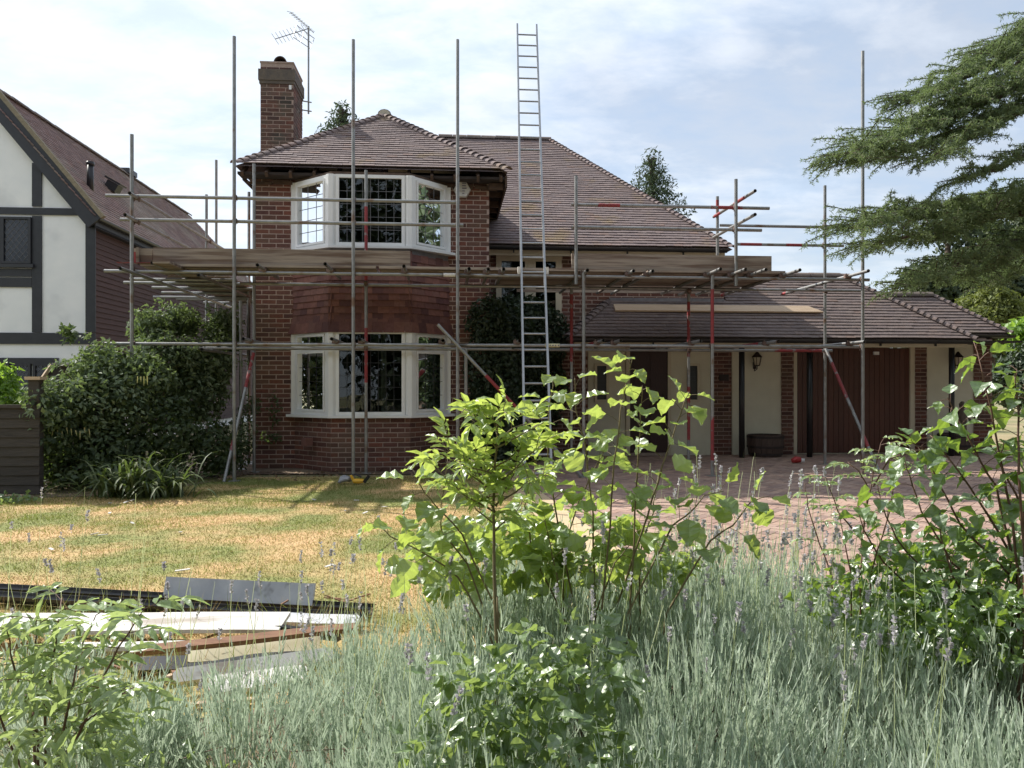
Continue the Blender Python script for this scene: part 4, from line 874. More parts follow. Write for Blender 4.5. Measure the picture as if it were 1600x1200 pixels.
def barrel(px, base_py, w, label, Y):
    X = XA(px, Y); t = empty('barrel_planter', (X, Y, 0), label, 'planter', 'half barrel planters by the garage'); h = .40; n = 20
    prof = [(0,.86),(.2,.94),(.5,1.0),(.8,1.0),(1.0,.97)]
    for k in range(n):
        mb = MB(); a0, a1 = 2*math.pi*k/n+.01, 2*math.pi*(k+1)/n-.01; vs = []
        for z, r in prof:
            for a, rr in ((a0,r*w),(a1,r*w),(a1,r*w-.025),(a0,r*w-.025)): vs.append((X+math.cos(a)*rr, Y+math.sin(a)*rr, .01+z*h))
        fs = []
        for i in range(4):
            for j in range(4): fs.append((4*i+j,4*i+(j+1)%4,4*i+4+(j+1)%4,4*i+4+j))
        fs += [(3,2,1,0),(16,17,18,19)]; mb.add(vs, fs); mb.build('stave', M['barrel'], t)
    for z, r in ((.12,.915),(.45,1.0),(.9,1.0)):
        mb = MB(); m_ = 28; vs = []
        for k in range(m_):
            a = 2*math.pi*k/m_
            for rr, zz in ((r*w+.004,-.02),(r*w+.006,.02)): vs.append((X+math.cos(a)*rr, Y+math.sin(a)*rr, .01+z*h+zz))
        mb.add(vs, [(2*k,(2*k+2)%(2*m_),(2*k+3)%(2*m_),2*k+1) for k in range(m_)]); mb.build('iron_hoop', M['iron'], t, True)
    mb = MB(); mb.add([(X+math.cos(2*math.pi*k/16)*(w-.03), Y+math.sin(2*math.pi*k/16)*(w-.03), .34) for k in range(16)], [tuple(range(16))]); mb.build('soil', M['soil'], t); return t
barrel(1196, 717, .33, 'empty oak half barrel with iron hoops below the lantern left of the garage door', 13.86)
barrel(1492, 714, .30, 'oak half barrel holding a small figure right of the garage door', 13.86)
# small garden figure standing in the right barrel
fx = XA(1503, 13.86); fg = MB(); fg.tube([(fx,13.86,.345),(fx,13.86,.40),(fx+.01,13.86,.55),(fx-.015,13.86,.72),(fx,13.86,.84),(fx,13.86,.88)], [.11,.09,.075,.10,.06,.035], 10, True); fg.tube([(fx,13.85,.88),(fx,13.85,.91),(fx,13.85,.97),(fx,13.85,1.02)], [.03,.055,.06,.02], 10, True)
fg.tube([(fx-.09,13.86,.78),(fx-.15,13.82,.66),(fx-.06,13.76,.60)], [.03,.025,.02], 6, True); fg.tube([(fx+.09,13.86,.78),(fx+.14,13.82,.66),(fx+.05,13.76,.62)], [.03,.025,.02], 6, True)
o = fg.build('garden_figure', M['statue'], None, True, loc=(fx,13.86,.345)); tag(o, 'small weathered brown figure standing in the right hand barrel', 'figurine')
# red plastic thing on the drive
p = F(1246,723,13.0); mb = MB(); mb.tube([(p.x-.10,p.y,.05),(p.x-.03,p.y,.07),(p.x+.05,p.y+.02,.065),(p.x+.09,p.y+.02,.05)], [.035,.055,.05,.02], 9, True); mb.obox((p.x+.08,p.y-.02,.06), (.8,.6,0), (-.6,.8,0), (0,0,1), (.02,.03,.03), 1)
o = mb.build('red_container', [mat('red_plastic',(.40,.03,.03),None,rough=.4), M['white']], None, True, loc=(p.x,p.y,.02)); tag(o, 'small crumpled red plastic container on the shaded block paving', 'litter')
# glove and tool on the lawn
p = F(540,757,10.3); p.z = 0
mb = MB(); 
for k in range(5): mb.tube([(p.x-.08+k*.02,p.y-.02,.03+.01*k),(p.x-.06+k*.025,p.y+.03,.09+.012*math.sin(k)),(p.x-.02+k*.02,p.y+.05,.04)], [.022,.028,.015], 7, True)
o = mb.build('grey_glove', M['greycloth'], None, True, loc=(p.x,p.y,0)); tag(o, 'crumpled grey work glove lying on the shaded grass', 'glove')
X = p.x + .17; mb = MB(); mb.tube([(X-.07,p.y,.05),(X,p.y,.045),(X+.07,p.y,.05)], [.03,.035,.025], 8, True, 0); mb.tube([(X-.06,p.y,.05),(X-.10,p.y-.01,.13)], [.022,.018], 8, True, 0); mb.obox((X+.11,p.y,.075), (.6,0,.8), (0,1,0), (-.8,0,.6), (.055,.03,.022), 1); mb.tube([(X-.1,p.y-.01,.13),(X-.04,p.y,.14),(X+.04,p.y,.10)], .014, 6, True, 1)
o = mb.build('power_tool', [M['yellow'], M['black']], None, False, loc=(X,p.y,0)); tag(o, 'yellow and black hand tool lying beside the grey glove', 'tool')

# ------------------------------------------------------------------ pile of removed boards and gutters in the foreground
def plank(pa, pb, w, th, m, label, z=.03, roll=0.0, name='old_board', cat='board', jag=0, z2=None, group=None):
    a, b = Vector(pa), Vector(pb); a.z = z; b.z = z if z2 is None else z2; d = (b-a).normalized(); L_ = (b-a).length; side = Vector((-d.y, d.x, 0)); up = d.cross(side)
    s2 = side*math.cos(roll)+up*math.sin(roll); u2 = up*math.cos(roll)-side*math.sin(roll); c = (a+b)/2; n = 12; vs = []; cut = [random.uniform(0, jag*2.2) for _ in range(4)]
    mb = MB()
    for i in range(n+1):
        ti = i/n if i in (0, n) else .03+.94*(i-1)/(n-2); p_ = a.lerp(b, ti) + u2*(.0015*math.sin(i*.9)); e0 = -w/2 + (cut[0] if i == 0 else cut[1] if i == n else random.uniform(0,.002)); e1 = w/2 - (cut[2] if i == 0 else cut[3]*.6 if i == n else random.uniform(0,.002)); e0 = min(e0, e1-.01)
        for e, hh in ((e0,-th/2),(e1,-th/2),(e1,th/2),(e0,th/2)): vs.append(p_ + s2*e + u2*hh)
    fs = [(0,1,2,3)[::-1], tuple(4*n+k for k in range(4))]
    for i in range(n):
        for k in range(4): fs.append((4*i+k, 4*i+(k+1)%4, 4*i+4+(k+1)%4, 4*i+4+k))
    mb.add(vs, fs); o = mb.build(name, M[m], None, loc=tuple(c)); tag(o, label, cat, group); return o
G = lambda px, py: (lambda t: F(px, py, t))(CZ*1200/(py-600))
def Gz(px, py, z): return F(px, py, (CZ-z)*1200/(py-600))
plank(Gz(257,922,.09), Gz(490,932,.09), .17, .02, 'greyboard', 'peeling grey board standing on its long edge behind the black gutter', .085, roll=1.25, z2=.08)
for k, (pa, pb, lb) in enumerate((((-60,922),(580,958),'long black plastic gutter lying rearmost across the straw coloured lawn'),((-60,934),(560,972),'black plastic gutter lying just in front of the rear one'))):
    a, b = Gz(*pa, .03), Gz(*pb, .03); a.z = b.z = .012; d = (b-a).normalized(); sd = Vector((-d.y,d.x,0)); mb = MB(); vs = []
    for p_ in (a, b):
        for rr in (.055,.050):
            for j in range(9):
                an = math.pi + math.pi*j/8; vs.append(p_ + sd*math.cos(an)*rr + Vector((0,0,.058+math.sin(an)*rr)))
    fs = []
    for j in range(8): fs += [(j,j+1,18+j+1,18+j),(9+j+1,9+j,27+j,27+j+1)]
    fs += [(0,18,27,9),(8,17,35,26)]; mb.add(vs, fs); o = mb.build('plastic_gutter', M['black'], None, loc=tuple((a+b)/2)); tag(o, lb, 'gutter')
plank(Gz(-60,978,.10), Gz(445,975,.10), .22, .02, 'whiteboard', 'wide white painted board lying flat on top of the pile', .11, roll=.12, jag=.0)
plank(Gz(60,1010,.08), Gz(330,1006,.08), .11, .02, 'whiteboard', 'white board with a broken end below the wide white one', .075, roll=-.1, jag=.05)
plank(Gz(205,1024,.12), Gz(560,984,.12), .05, .025, 'brownwood', 'long raw brown batten lying across the white boards', .135, roll=.3, jag=.01)
plank(Gz(295,1018,.08), Gz(500,1004,.08), .13, .02, 'creamboard', 'cream painted board under the brown batten', .07, roll=.5, jag=.02)
plank(Gz(212,1040,.04), Gz(470,1030,.04), .12, .03, 'black', 'black board in the shade under the cream board', .035, roll=.2)
plank(Gz(270,1060,.07), Gz(520,1024,.07), .07, .02, 'whiteboard', 'narrow white edged strip slanting in front of the cream board', .075, roll=.7, jag=.01)
plank(Gz(325,1078,.03), Gz(480,1052,.03), .13, .02, 'whiteboard', 'short snapped white board lying nearest on the grass', .04, roll=.25, jag=.05)
plank(Gz(245,1072,.02), Gz(270,1054,.02), .025, .015, 'pale_board', 'small pale splinter on the grass left of the nearest board', .02)
plank(Gz(290,1102,.02), Gz(420,1092,.02), .03, .015, 'pale_board', 'thin pale batten half buried in dry grass near the flowers', .02)
plank(Gz(445,968,.05), Gz(560,972,.05), .09, .03, 'greyboard', 'grey board end poking out at the right of the pile', .05, roll=.3, jag=.02)
plank(Gz(425,985,.08), Gz(530,998,.08), .04, .04, 'black', 'short black rail at the right end of the pile', .09)
plank(Gz(190,1008,.0), Gz(215,998,.0), .10, .02, 'greyboard', 'small grey offcut tucked under the left of the pile', .03)

# crumbs of rubbish on the lawn: chips and offcuts
mb = MB()
for k in range(26):
    c = Vector((random.uniform(-4.6,.4), random.uniform(4.4,9.5), .02)); a = random.random()*3.1; ax = Vector((math.cos(a),math.sin(a),random.gauss(0,.12))).normalized(); ay = Vector((-ax.y,ax.x,0)).normalized(); mb.obox(c, ax, ay, ax.cross(ay), (random.uniform(.012,.05),random.uniform(.005,.016),.003))
o = mb.build('wood_chips', M['whiteboard'], kind='stuff')
mb = MB()
for k in range(60):
    c = Vector((random.uniform(-1.9,-.5), random.uniform(3.5,4.9), .03)); a = random.gauss(.1,.5); ax = Vector((math.cos(a),math.sin(a),random.gauss(0,.15))).normalized(); ay = Vector((-ax.y,ax.x,0)).normalized(); mb.obox(c, ax, ay, ax.cross(ay), (random.uniform(.03,.14),random.uniform(.003,.009),.004))
mb.build('splinters', M['brownwood'], kind='stuff')
# ================================================================== vegetation
def unit_rows(a): return a/np.maximum(np.linalg.norm(a, axis=1, keepdims=True), 1e-9)
def ribbons(B, D, Ln, Wd, bend=None, segs=2, taper=(1.0, .85, .15), side=None):
    n = len(B); B = np.asarray(B, float); D = unit_rows(np.asarray(D, float)); Ln = np.broadcast_to(Ln, n); Wd = np.broadcast_to(Wd, n)
    if side is None: side = rng.normal(size=(n, 3)); side[:, 2] *= .3
    S_ = unit_rows(np.cross(D, side)); bend = np.zeros((n, 3)) if bend is None else bend; V = []
    for i in range(segs+1):
        t = i/segs; p = B + D*(Ln*t)[:, None] + bend*(t*t); w = (Wd*np.interp(t, np.linspace(0, 1, len(taper)), taper)/2)[:, None]
        V += [p - S_*w, p + S_*w]
    V = np.stack(V, 1); k = 2*(segs+1); off = (np.arange(n)*k)[:, None]
    Fq = np.concatenate([off + np.array([2*i, 2*i+1, 2*i+3, 2*i+2]) for i in range(segs)], 0)
    return V.reshape(-1, 3), Fq, np.tile(np.arange(n), segs)
def ribbon_obj(name, B, D, Ln, Wd, m, parent=None, kind='stuff', **k):
    V, Fq, idx = ribbons(B, D, Ln, Wd, **k); r = rng.random(len(B)); return npmesh(name, V, Fq, m, parent, kind, r[idx])
def merge(parts):
    Vs, Fs, R = [], [], []; o = 0
    for V, Fq, r in parts: Vs.append(V); Fs.append(Fq + o); R.append(r); o += len(V)
    return np.concatenate(Vs), np.concatenate(Fs), np.concatenate(R)
def blob_points(blobs, n, shell=.55):
    vol = np.array([b[1][0]*b[1][1]*b[1][2] for b in blobs])**.75; cnt = rng.multinomial(n, vol/vol.sum()); P_ = []; Nn = []
    for (c, r), k in zip(blobs, cnt):
        d = unit_rows(rng.normal(size=(k, 3))); rr = shell + (1-shell)*rng.random(k)**.6; rr *= 1 + .12*np.sin(d[:, 0]*7+c[0])*np.cos(d[:, 2]*6)
        P_.append(np.array(c) + d*rr[:, None]*np.array(r)); Nn.append(d)
    return np.concatenate(P_), np.concatenate(Nn)
def leaf_quads(P_, Nn, size, aspect=.55, up=.4, jit=.8):
    n = len(P_); nrm = unit_rows(Nn + rng.normal(size=(n, 3))*jit + np.array([0, 0, up])); d = rng.normal(size=(n, 3)); d[:, 2] -= .4
    d = unit_rows(d - nrm*(d*nrm).sum(1)[:, None]); s = np.cross(d, nrm); sz = size*(.6+.8*rng.random(n))[:, None]
    V = np.stack([P_, P_ + d*sz*.45 + s*sz*aspect*.5 + nrm*sz*.08, P_ + d*sz, P_ + d*sz*.45 - s*sz*aspect*.5 + nrm*sz*.08], 1)
    return V.reshape(-1, 3), np.arange(4*n).reshape(n, 4), rng.random(n)
def leaf_cloud(name, blobs, n, size, m, parent=None, shell=.55, aspect=.55, up=.4, cut=0.0, jit=.8):
    P_, Nn = blob_points(blobs, n, shell)
    if cut: keep = P_[:, 2] > cut; P_, Nn = P_[keep], Nn[keep]
    V, Fq, r = leaf_quads(P_, Nn, size, aspect, up, jit); return npmesh(name, V, Fq, m, parent, 'stuff', r)
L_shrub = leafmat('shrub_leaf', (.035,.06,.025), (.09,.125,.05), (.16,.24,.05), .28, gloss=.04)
L_ivy = leafmat('climber_leaf', (.022,.042,.018), (.04,.065,.025), (.07,.12,.03), .2, gloss=.06)
L_laurel = leafmat('laurel_leaf', (.14,.26,.04), (.20,.33,.05), (.35,.55,.06), .45, gloss=.08)
L_conifer = leafmat('conifer_leaf', (.05,.075,.045), (.08,.11,.06), (.10,.14,.06), .25, gloss=.03)
L_far = leafmat('far_dark_leaf', (.03,.05,.025), (.06,.085,.035), (.08,.12,.04), .25, gloss=.04)
L_yel = leafmat('yellow_green_leaf', (.12,.15,.04), (.17,.19,.06), (.25,.3,.06), .35, gloss=.03)
L_cedar = leafmat('cedar_needle', (.12,.17,.09), (.18,.23,.10), (.22,.30,.10), .38, gloss=.03)
L_ash = leafmat('young_leaf', (.16,.26,.05), (.30,.42,.11), (.56,.68,.13), .52, gloss=.10, rnd=.15, vein=True)
L_pop = leafmat('poplar_leaf', (.12,.19,.06), (.20,.30,.10), (.52,.64,.11), .48, back=(.42,.50,.40), gloss=.09, rnd=.15, vein=True)
L_birch = leafmat('birch_leaf', (.075,.14,.05), (.13,.22,.06), (.34,.50,.05), .42, back=(.17,.25,.12), gloss=.13, rnd=.18, vein=True)
L_bramble = leafmat('bramble_leaf', (.09,.16,.06), (.20,.29,.12), (.38,.50,.12), .42, gloss=.10, rnd=.2, vein=True)
L_left = leafmat('pale_leaf', (.18,.27,.12), (.32,.42,.22), (.50,.62,.20), .46, gloss=.10, rnd=.15, vein=True)
L_lav = leafmat('lavender_leaf', (.235,.31,.22), (.56,.63,.52), (.50,.59,.43), .40, gloss=.02, rnd=.36)
L_lavdry = leafmat('lavender_stalk', (.42,.50,.25), (.55,.58,.36), (.55,.62,.3), .35, gloss=.03)
L_spike = leafmat('lavender_flower', (.46,.43,.49), (.62,.59,.58), (.52,.50,.52), .3, gloss=.02)
L_grass = leafmat('grass_blade', (.10,.14,.03), (.20,.22,.06), (.3,.36,.06), .35, gloss=.03)
L_straw = leafmat('straw_blade', (.42,.30,.14), (.55,.40,.20), (.5,.38,.16), .3, gloss=.03)
L_strap = leafmat('strap_leaf', (.05,.085,.03), (.14,.16,.06), (.16,.24,.05), .3, gloss=.06)
def leafunit(prof, n=5, fold=.18, curl=.18, wav=.0):
    V = []; 
    for i in range(n+1):
        t = i/n; w = prof[i]; z = -curl*t*t; wv = wav*(1 if i % 2 else -1)
        V += [(-w/2, t+ wav*.3, z + fold*w + wv), (0, t, z), (w/2, t+wav*.3, z + fold*w - wv)]
    Fq = []
    for i in range(n): Fq += [(3*i, 3*i+1, 3*i+4, 3*i+3), (3*i+1, 3*i+2, 3*i+5, 3*i+4)]
    return np.array(V, float), np.array(Fq)
U_ASH = leafunit([.05,.30,.42,.38,.24,.02], 5, .25, .22, .02); U_POP = leafunit([.15,.80,.98,.86,.72,.34,.04], 6, .14, .2, .05)
U_BIRCH = leafunit([.20,.88,.94,.70,.46,.22,.02], 6, .16, .26, .03); U_BR = leafunit([.06,.52,.66,.56,.36,.03], 5, .2, .2, .03)
V3 = Vector
def rv(s=1.0): return V3((random.gauss(0,s), random.gauss(0,s), random.gauss(0,s)))
def add_leaf(pc, base, d, up, L_, W_, parent):
    d = d.normalized(); n = (up - d*up.dot(d)).normalized(); x = d.cross(n); pc.add(base, x, d, n, (W_, L_, L_), parent)
def at(pts, t):
    k = t*(len(pts)-1); i = min(int(k), len(pts)-2); return pts[i].lerp(pts[i+1], k-i), (pts[i+1]-pts[i]).normalized()
def stem(thing, pts, r0, r1, m='stem', name='stem'):
    n = len(pts); 
    fine = [at(pts, i/(3*(n-1)))[0] + rv(.0015) for i in range(3*(n-1)+1)]
    mb = MB(); mb.tube(fine, [r0+(r1-r0)*i/(len(fine)-1) for i in range(len(fine))], 6, True); return mb.build(name, M[m], thing, True)
def shoot(thing, pc, pts, n, size, r0=.005, r1=.0015, t0=.15, asp=1.0, m='stem', droop=.5, pet=.6, side=None):
    st = stem(thing, pts, r0, r1, m); tb = MB()
    for i in range(n):
        t = t0 + (1-t0)*(i+.5)/n; p, d = at(pts, min(t, .995)); a = i*2.4 + random.uniform(-.5,.5); x = d.cross(V3((0,0,1))); x = x.normalized() if x.length > .1 else V3((1,0,0)); y = d.cross(x)
        o = (x*math.cos(a)+y*math.sin(a)) + d*.5; L_ = random.uniform(*size)*(1.0 - .35*max(0, t-.75)*4*.6); pe = p + o.normalized()*L_*pet
        tb.tube([p, p.lerp(pe,.5)+V3((0,0,.003)), pe], .0011, 4)
        dd = o.normalized() + V3((0,0,-droop*random.uniform(.2,1.4))) + rv(.25); add_leaf(pc, pe, dd, V3((0,0,1)) + rv(.45) + o*.3, L_, L_*asp, thing)
    tb.build('leaf_stalks', M[m], thing, kind='stuff'); return st
def pinnate(thing, pc, p, o, L_, pairs, lf, asp, tb):
    o = o.normalized(); side = o.cross(V3((0,0,1))).normalized(); up = side.cross(o).normalized(); cur = [p + o*L_*t + V3((0,0,-.22*L_*t*t)) for t in (0,.33,.66,1)]; tb.tube(cur, .0012, 4)
    for k in range(pairs):
        q, d = at(cur, .32+.62*k/max(1,pairs-1) if pairs > 1 else .6)
        for s in (-1, 1):
            dd = side*s*.95 + d*.55 + V3((0,0,random.uniform(-.35,.1))) + rv(.12); l = lf*random.uniform(.8,1.1); add_leaf(pc, q, dd, up + rv(.3), l, l*asp, thing)
    add_leaf(pc, cur[-1], d + V3((0,0,-.2)), up + rv(.2), lf*1.1, lf*asp*1.1, thing)
# ---------------- grass on the lawn
n = 150000; y = 4.2 + rng.random(n)**1.3*7.0; x = -5.8 + rng.random(n)*6.9; keep = (x < 1.2-(y-3.2)*.055); x, y = x[keep], y[keep]; n = len(x)
B = np.stack([x, y, np.zeros(n)], 1); D = rng.normal(size=(n, 3))*1.1; D[:, 2] = 1
ribbon_obj('lawn_grass', B, D, .008+.014*rng.random(n), .004, M['lawn'], segs=1, taper=(1, .2))
n = 60000; cl = np.stack([-5.6+rng.random(420)*6.5, 11.1-rng.random(420)**1.9*6.8], 1); k = rng.integers(0, 420, n); B = np.zeros((n, 3)); B[:, :2] = cl[k] + rng.normal(size=(n, 2))*np.array([.30,.12]); B = B[B[:, 0] < .95]; n = len(B); D = rng.normal(size=(n, 3))*.5; D[:, 2] = 1
ribbon_obj('green_grass_tufts', B, D, .012+.026*rng.random(n), .004, L_grass, segs=1, taper=(1, .2))
n = 3500; B = np.zeros((n, 3)); B[:, 0] = -5.6+rng.random(n)*6; B[:, 1] = 3.4+rng.random(n)*5.5; B[:, 2] = .012; D = rng.normal(size=(n, 3)); D[:, 2] = np.abs(D[:, 2])*.12
ribbon_obj('straw_litter', B, D, .04+.05*rng.random(n), .003, L_straw, segs=1)
# weeds and dry leaves at the foot of the wall
n = 500; P_ = np.stack([-5.5+rng.random(n)*6.2, 10.9+rng.random(n)*1.0, np.full(n, .012)+rng.random(n)*.02], 1); V, Fq, r = leaf_quads(P_, np.tile([0,0,1.0], (n, 1)), .06, .5, 1); npmesh('fallen_leaves', V, Fq, mat('dead_leaf', (.30,.20,.12), (.20,.13,.08), 9, .9, rnd=.3), None, 'stuff', r)
# ---------------- left hand shrubs
sh = empty('large_shrub', (-4.9, 10.6, 0), 'large dense dark green small-leaved shrub between the fence and the scaffold', 'shrub')
bl = []
for px, py, t, rx, rz in ((150,640,10.2,.75,.6),(90,690,9.9,.6,.45),(220,600,10.8,.8,.55),(180,700,10.2,.7,.5),(270,560,11.6,.65,.5),(300,620,11.6,.7,.6),(250,520,12.0,.42,.36),(330,580,12.2,.45,.5),(60,740,9.8,.45,.35),(330,700,11.2,.5,.6),(260,680,10.9,.6,.6),(170,580,10.6,.4,.28),(290,510,12.4,.3,.25),(350,530,12.8,.35,.4),(100,640,10.0,.4,.35),(140,740,10.0,.7,.35),(250,760,10.6,.6,.3)):
    p = F(px, py, t); bl.append(((p.x, p.y, p.z), (rx, .55, rz)))
bl = [((c[0]+random.uniform(-.1,.1), c[1]+random.uniform(-.25,.25), c[2]+random.uniform(-.05,.1)), (r[0]*random.uniform(.55,.9), r[1]*random.uniform(.6,1.1), r[2]*random.uniform(.6,1.0))) for c, r in bl for _ in (0,1)]
leaf_cloud('foliage', bl, 26000, .08, L_shrub, sh, .45, .55, cut=.06)
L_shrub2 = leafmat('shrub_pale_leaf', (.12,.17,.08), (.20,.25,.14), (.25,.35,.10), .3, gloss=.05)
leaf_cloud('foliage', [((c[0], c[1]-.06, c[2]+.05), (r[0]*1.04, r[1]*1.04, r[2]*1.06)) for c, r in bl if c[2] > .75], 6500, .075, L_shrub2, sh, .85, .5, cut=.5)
tw = MB()
for k in range(70):
    c, r = random.choice(bl); a = V3(c); e = a + V3((random.uniform(-1,1)*r[0], random.uniform(-.6,.3), random.uniform(.6,1.35)*r[2])); tw.tube([a, a.lerp(e,.5)+rv(.03), e], [.008,.005,.002], 4)
tw.build('branches', M['bark'], sh, kind='stuff')
mb = MB(); mb.tube([(-4.9,10.8,0),(-4.8,10.7,.7),(-4.6,10.9,1.4)], [.05,.04,.02], 7); mb.build('trunk', M['bark'], sh, True)
sprg = []
for k in range(60):
    c, r = random.choice(bl); a_ = random.uniform(0, 6.28); el = random.uniform(.2, 1.3); d = V3((math.cos(a_)*math.cos(el), -abs(math.sin(a_))*math.cos(el), math.sin(el))); p = V3(c) + V3((d.x*r[0], d.y*r[1], d.z*r[2]))*.85; ln_ = random.uniform(.15,.42)
    for j in range(34): q_ = p + d*(ln_*j/34) + V3((0,0,-.25*(j/34)**2*ln_)); sprg.append(tuple(q_ + rv(.022)))
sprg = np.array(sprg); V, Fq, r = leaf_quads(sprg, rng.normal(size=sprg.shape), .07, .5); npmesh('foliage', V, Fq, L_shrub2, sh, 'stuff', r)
n = 60   # sprays rising from the shrub top
P_ = []
for (px, py, t, h) in ((243,500,12,.30),(275,500,12,.28),(290,488,12.3,.22),(172,548,10.8,.30),(110,520,10.6,.12),(105,512,10.6,.08),(325,505,12.5,.2),(220,560,11.0,.3),(355,490,12.6,.35)):
    p = F(px, py, t)
    for k in range(60): P_.append((p.x+random.gauss(0,.05), p.y+random.gauss(0,.05), p.z-h+random.random()*h*1.2))
P_ = np.array(P_); V, Fq, r = leaf_quads(P_, rng.normal(size=P_.shape), .07, .55); npmesh('foliage', V, Fq, L_shrub, sh, 'stuff', r)
# yellow tassels hanging along an arching shoot
ts = []
for (px, py) in [(25+6*k, 664+ (k%3)) for k in range(4)]+[(48+k*7, 668+(k%4)*2) for k in range(14)]+[(215+k*5, 588) for k in range(4)]+[(60+k*5, 638) for k in range(4)]:
    p = F(px, py, 9.55); ts.append(p)
Bt = np.array([tuple(p) for p in ts]); Dt = np.tile([0,0,-1.0],(len(Bt),1)) + rng.normal(size=(len(Bt),3))*.08
ribbon_obj('yellow_tassels', Bt, Dt, .07+.05*rng.random(len(Bt)), .012, leafmat('tassel',(.35,.33,.12),(.45,.40,.18),(.4,.4,.1),.3), sh, side=np.tile([0,1.0,0],(len(Bt),1)))
sp = F(225, 768, 9.2); sp.z = 0
strap = empty('strap_leaved_plant', tuple(sp), 'clump of long arching strap leaves between lawn edge and dark shrub', 'plant')
pc = Pieces('leaf', leafunit([.6,.9,1,.95,.7,.1], 5, .1, .0), L_strap)
for k in range(230):
    a = random.uniform(0, 6.28); b0 = sp + V3((random.gauss(0,.30), random.gauss(0,.08), 0)); el = random.uniform(.7,1.35); L_ = random.uniform(.4,.8); w = random.uniform(.022,.036); d = V3((math.cos(a)*math.cos(el), math.sin(a)*math.cos(el), math.sin(el))); V = []; s = d.cross(V3((0,0,1))).normalized()
    mb = MB(); n_ = 7; p = b0.copy(); vs = []
    for i in range(n_+1):
        wi = w*(1 if i < n_-2 else (.7 if i < n_ else .08)); vs += [p - s*wi/2, p + V3((0,0,-.003)), p + s*wi/2]; p = p + d*L_/n_; d = (d + V3((0,0,-.30-.14*i*random.uniform(.6,1.2)))*.5).normalized(); p.z = max(p.z, .01)
    mb.add(vs, [q for i in range(n_) for q in ((3*i,3*i+1,3*i+4,3*i+3),(3*i+1,3*i+2,3*i+5,3*i+4))]); mb.build('leaf', L_strap, strap, True)
lc = F(15, 605, 11.4)
lau = empty('laurel_bush', (lc.x, lc.y, 0), 'bright yellow-green laurel behind the grey fence at the left edge', 'shrub')
leaf_cloud('foliage', [((lc.x-.2,lc.y,lc.z-.25),(.45,.35,.5)),((lc.x+.1,lc.y,lc.z-.45),(.35,.3,.35)),((lc.x-.05,lc.y,lc.z+.12),(.16,.15,.28)),((lc.x-.5,lc.y,lc.z-.1),(.4,.3,.4)),((lc.x-.2,lc.y,lc.z-1.2),(.6,.35,.9))], 4200, .12, L_laurel, lau, .4, .42, cut=.05)
# low plants by the wall corner
wp = empty('wall_foot_plant', (-3.1, 12.1, 0), 'small straggly plant growing at the foot of the brick corner', 'plant')
leaf_cloud('foliage', [((-3.15,12.15,.55),(.2,.18,.5)),((-3.05,12.2,1.0),(.16,.12,.2)),((-3.3,12.0,.25),(.3,.25,.25)),((-2.75,12.42,.95),(.12,.05,.3)),((-2.8,12.4,.5),(.2,.08,.1))], 1500, .06, L_shrub, wp, .2, .5, cut=.02)
gl = empty('ground_ivy', (-6.0, 8.4, 0), 'low patch of green ground ivy on the soil below the fence', 'plant')
leaf_cloud('foliage', [((-5.6,8.5,.02),(.9,.9,.10)),((-6.3,8.9,.05),(.9,.6,.16)),((-5.2,9.2,.02),(.6,.3,.08))], 3500, .06, L_bramble, gl, .1, .7, cut=.005)
# climber in the corner
cl_ = empty('wall_climber', (1.1, 13.3, 0), 'dark green climbing shrub filling the corner right of the bay wing', 'shrub')
leaf_cloud('foliage', [((1.15,13.75,.9),(.55,.4,1.0)),((1.3,13.75,2.0),(.62,.4,.8)),((1.75,13.85,2.2),(.5,.3,.6)),((1.0,13.8,2.6),(.38,.3,.35)),((1.8,13.9,1.3),(.35,.25,.8)),((1.3,13.9,2.75),(.4,.25,.2)),((.55,12.36,.7),(.34,.15,.85)),((.58,12.38,1.6),(.36,.15,.7)),((.62,12.40,2.35),(.36,.15,.45)),((.85,12.6,1.2),(.3,.4,1.3)),((1.1,13.2,1.6),(.5,.45,1.1)),((1.2,13.3,.6),(.5,.45,.8)),((1.45,13.7,2.6),(.45,.3,.32))], 38000, .075, L_ivy, cl_, .5, .6, cut=.03)
mb = MB(); mb.tube([(1.3,14.0,0),(1.25,14.0,1.0),(1.4,14.05,2.2)], [.04,.03,.02], 6); mb.build('trunk', M['bark'], cl_, True)
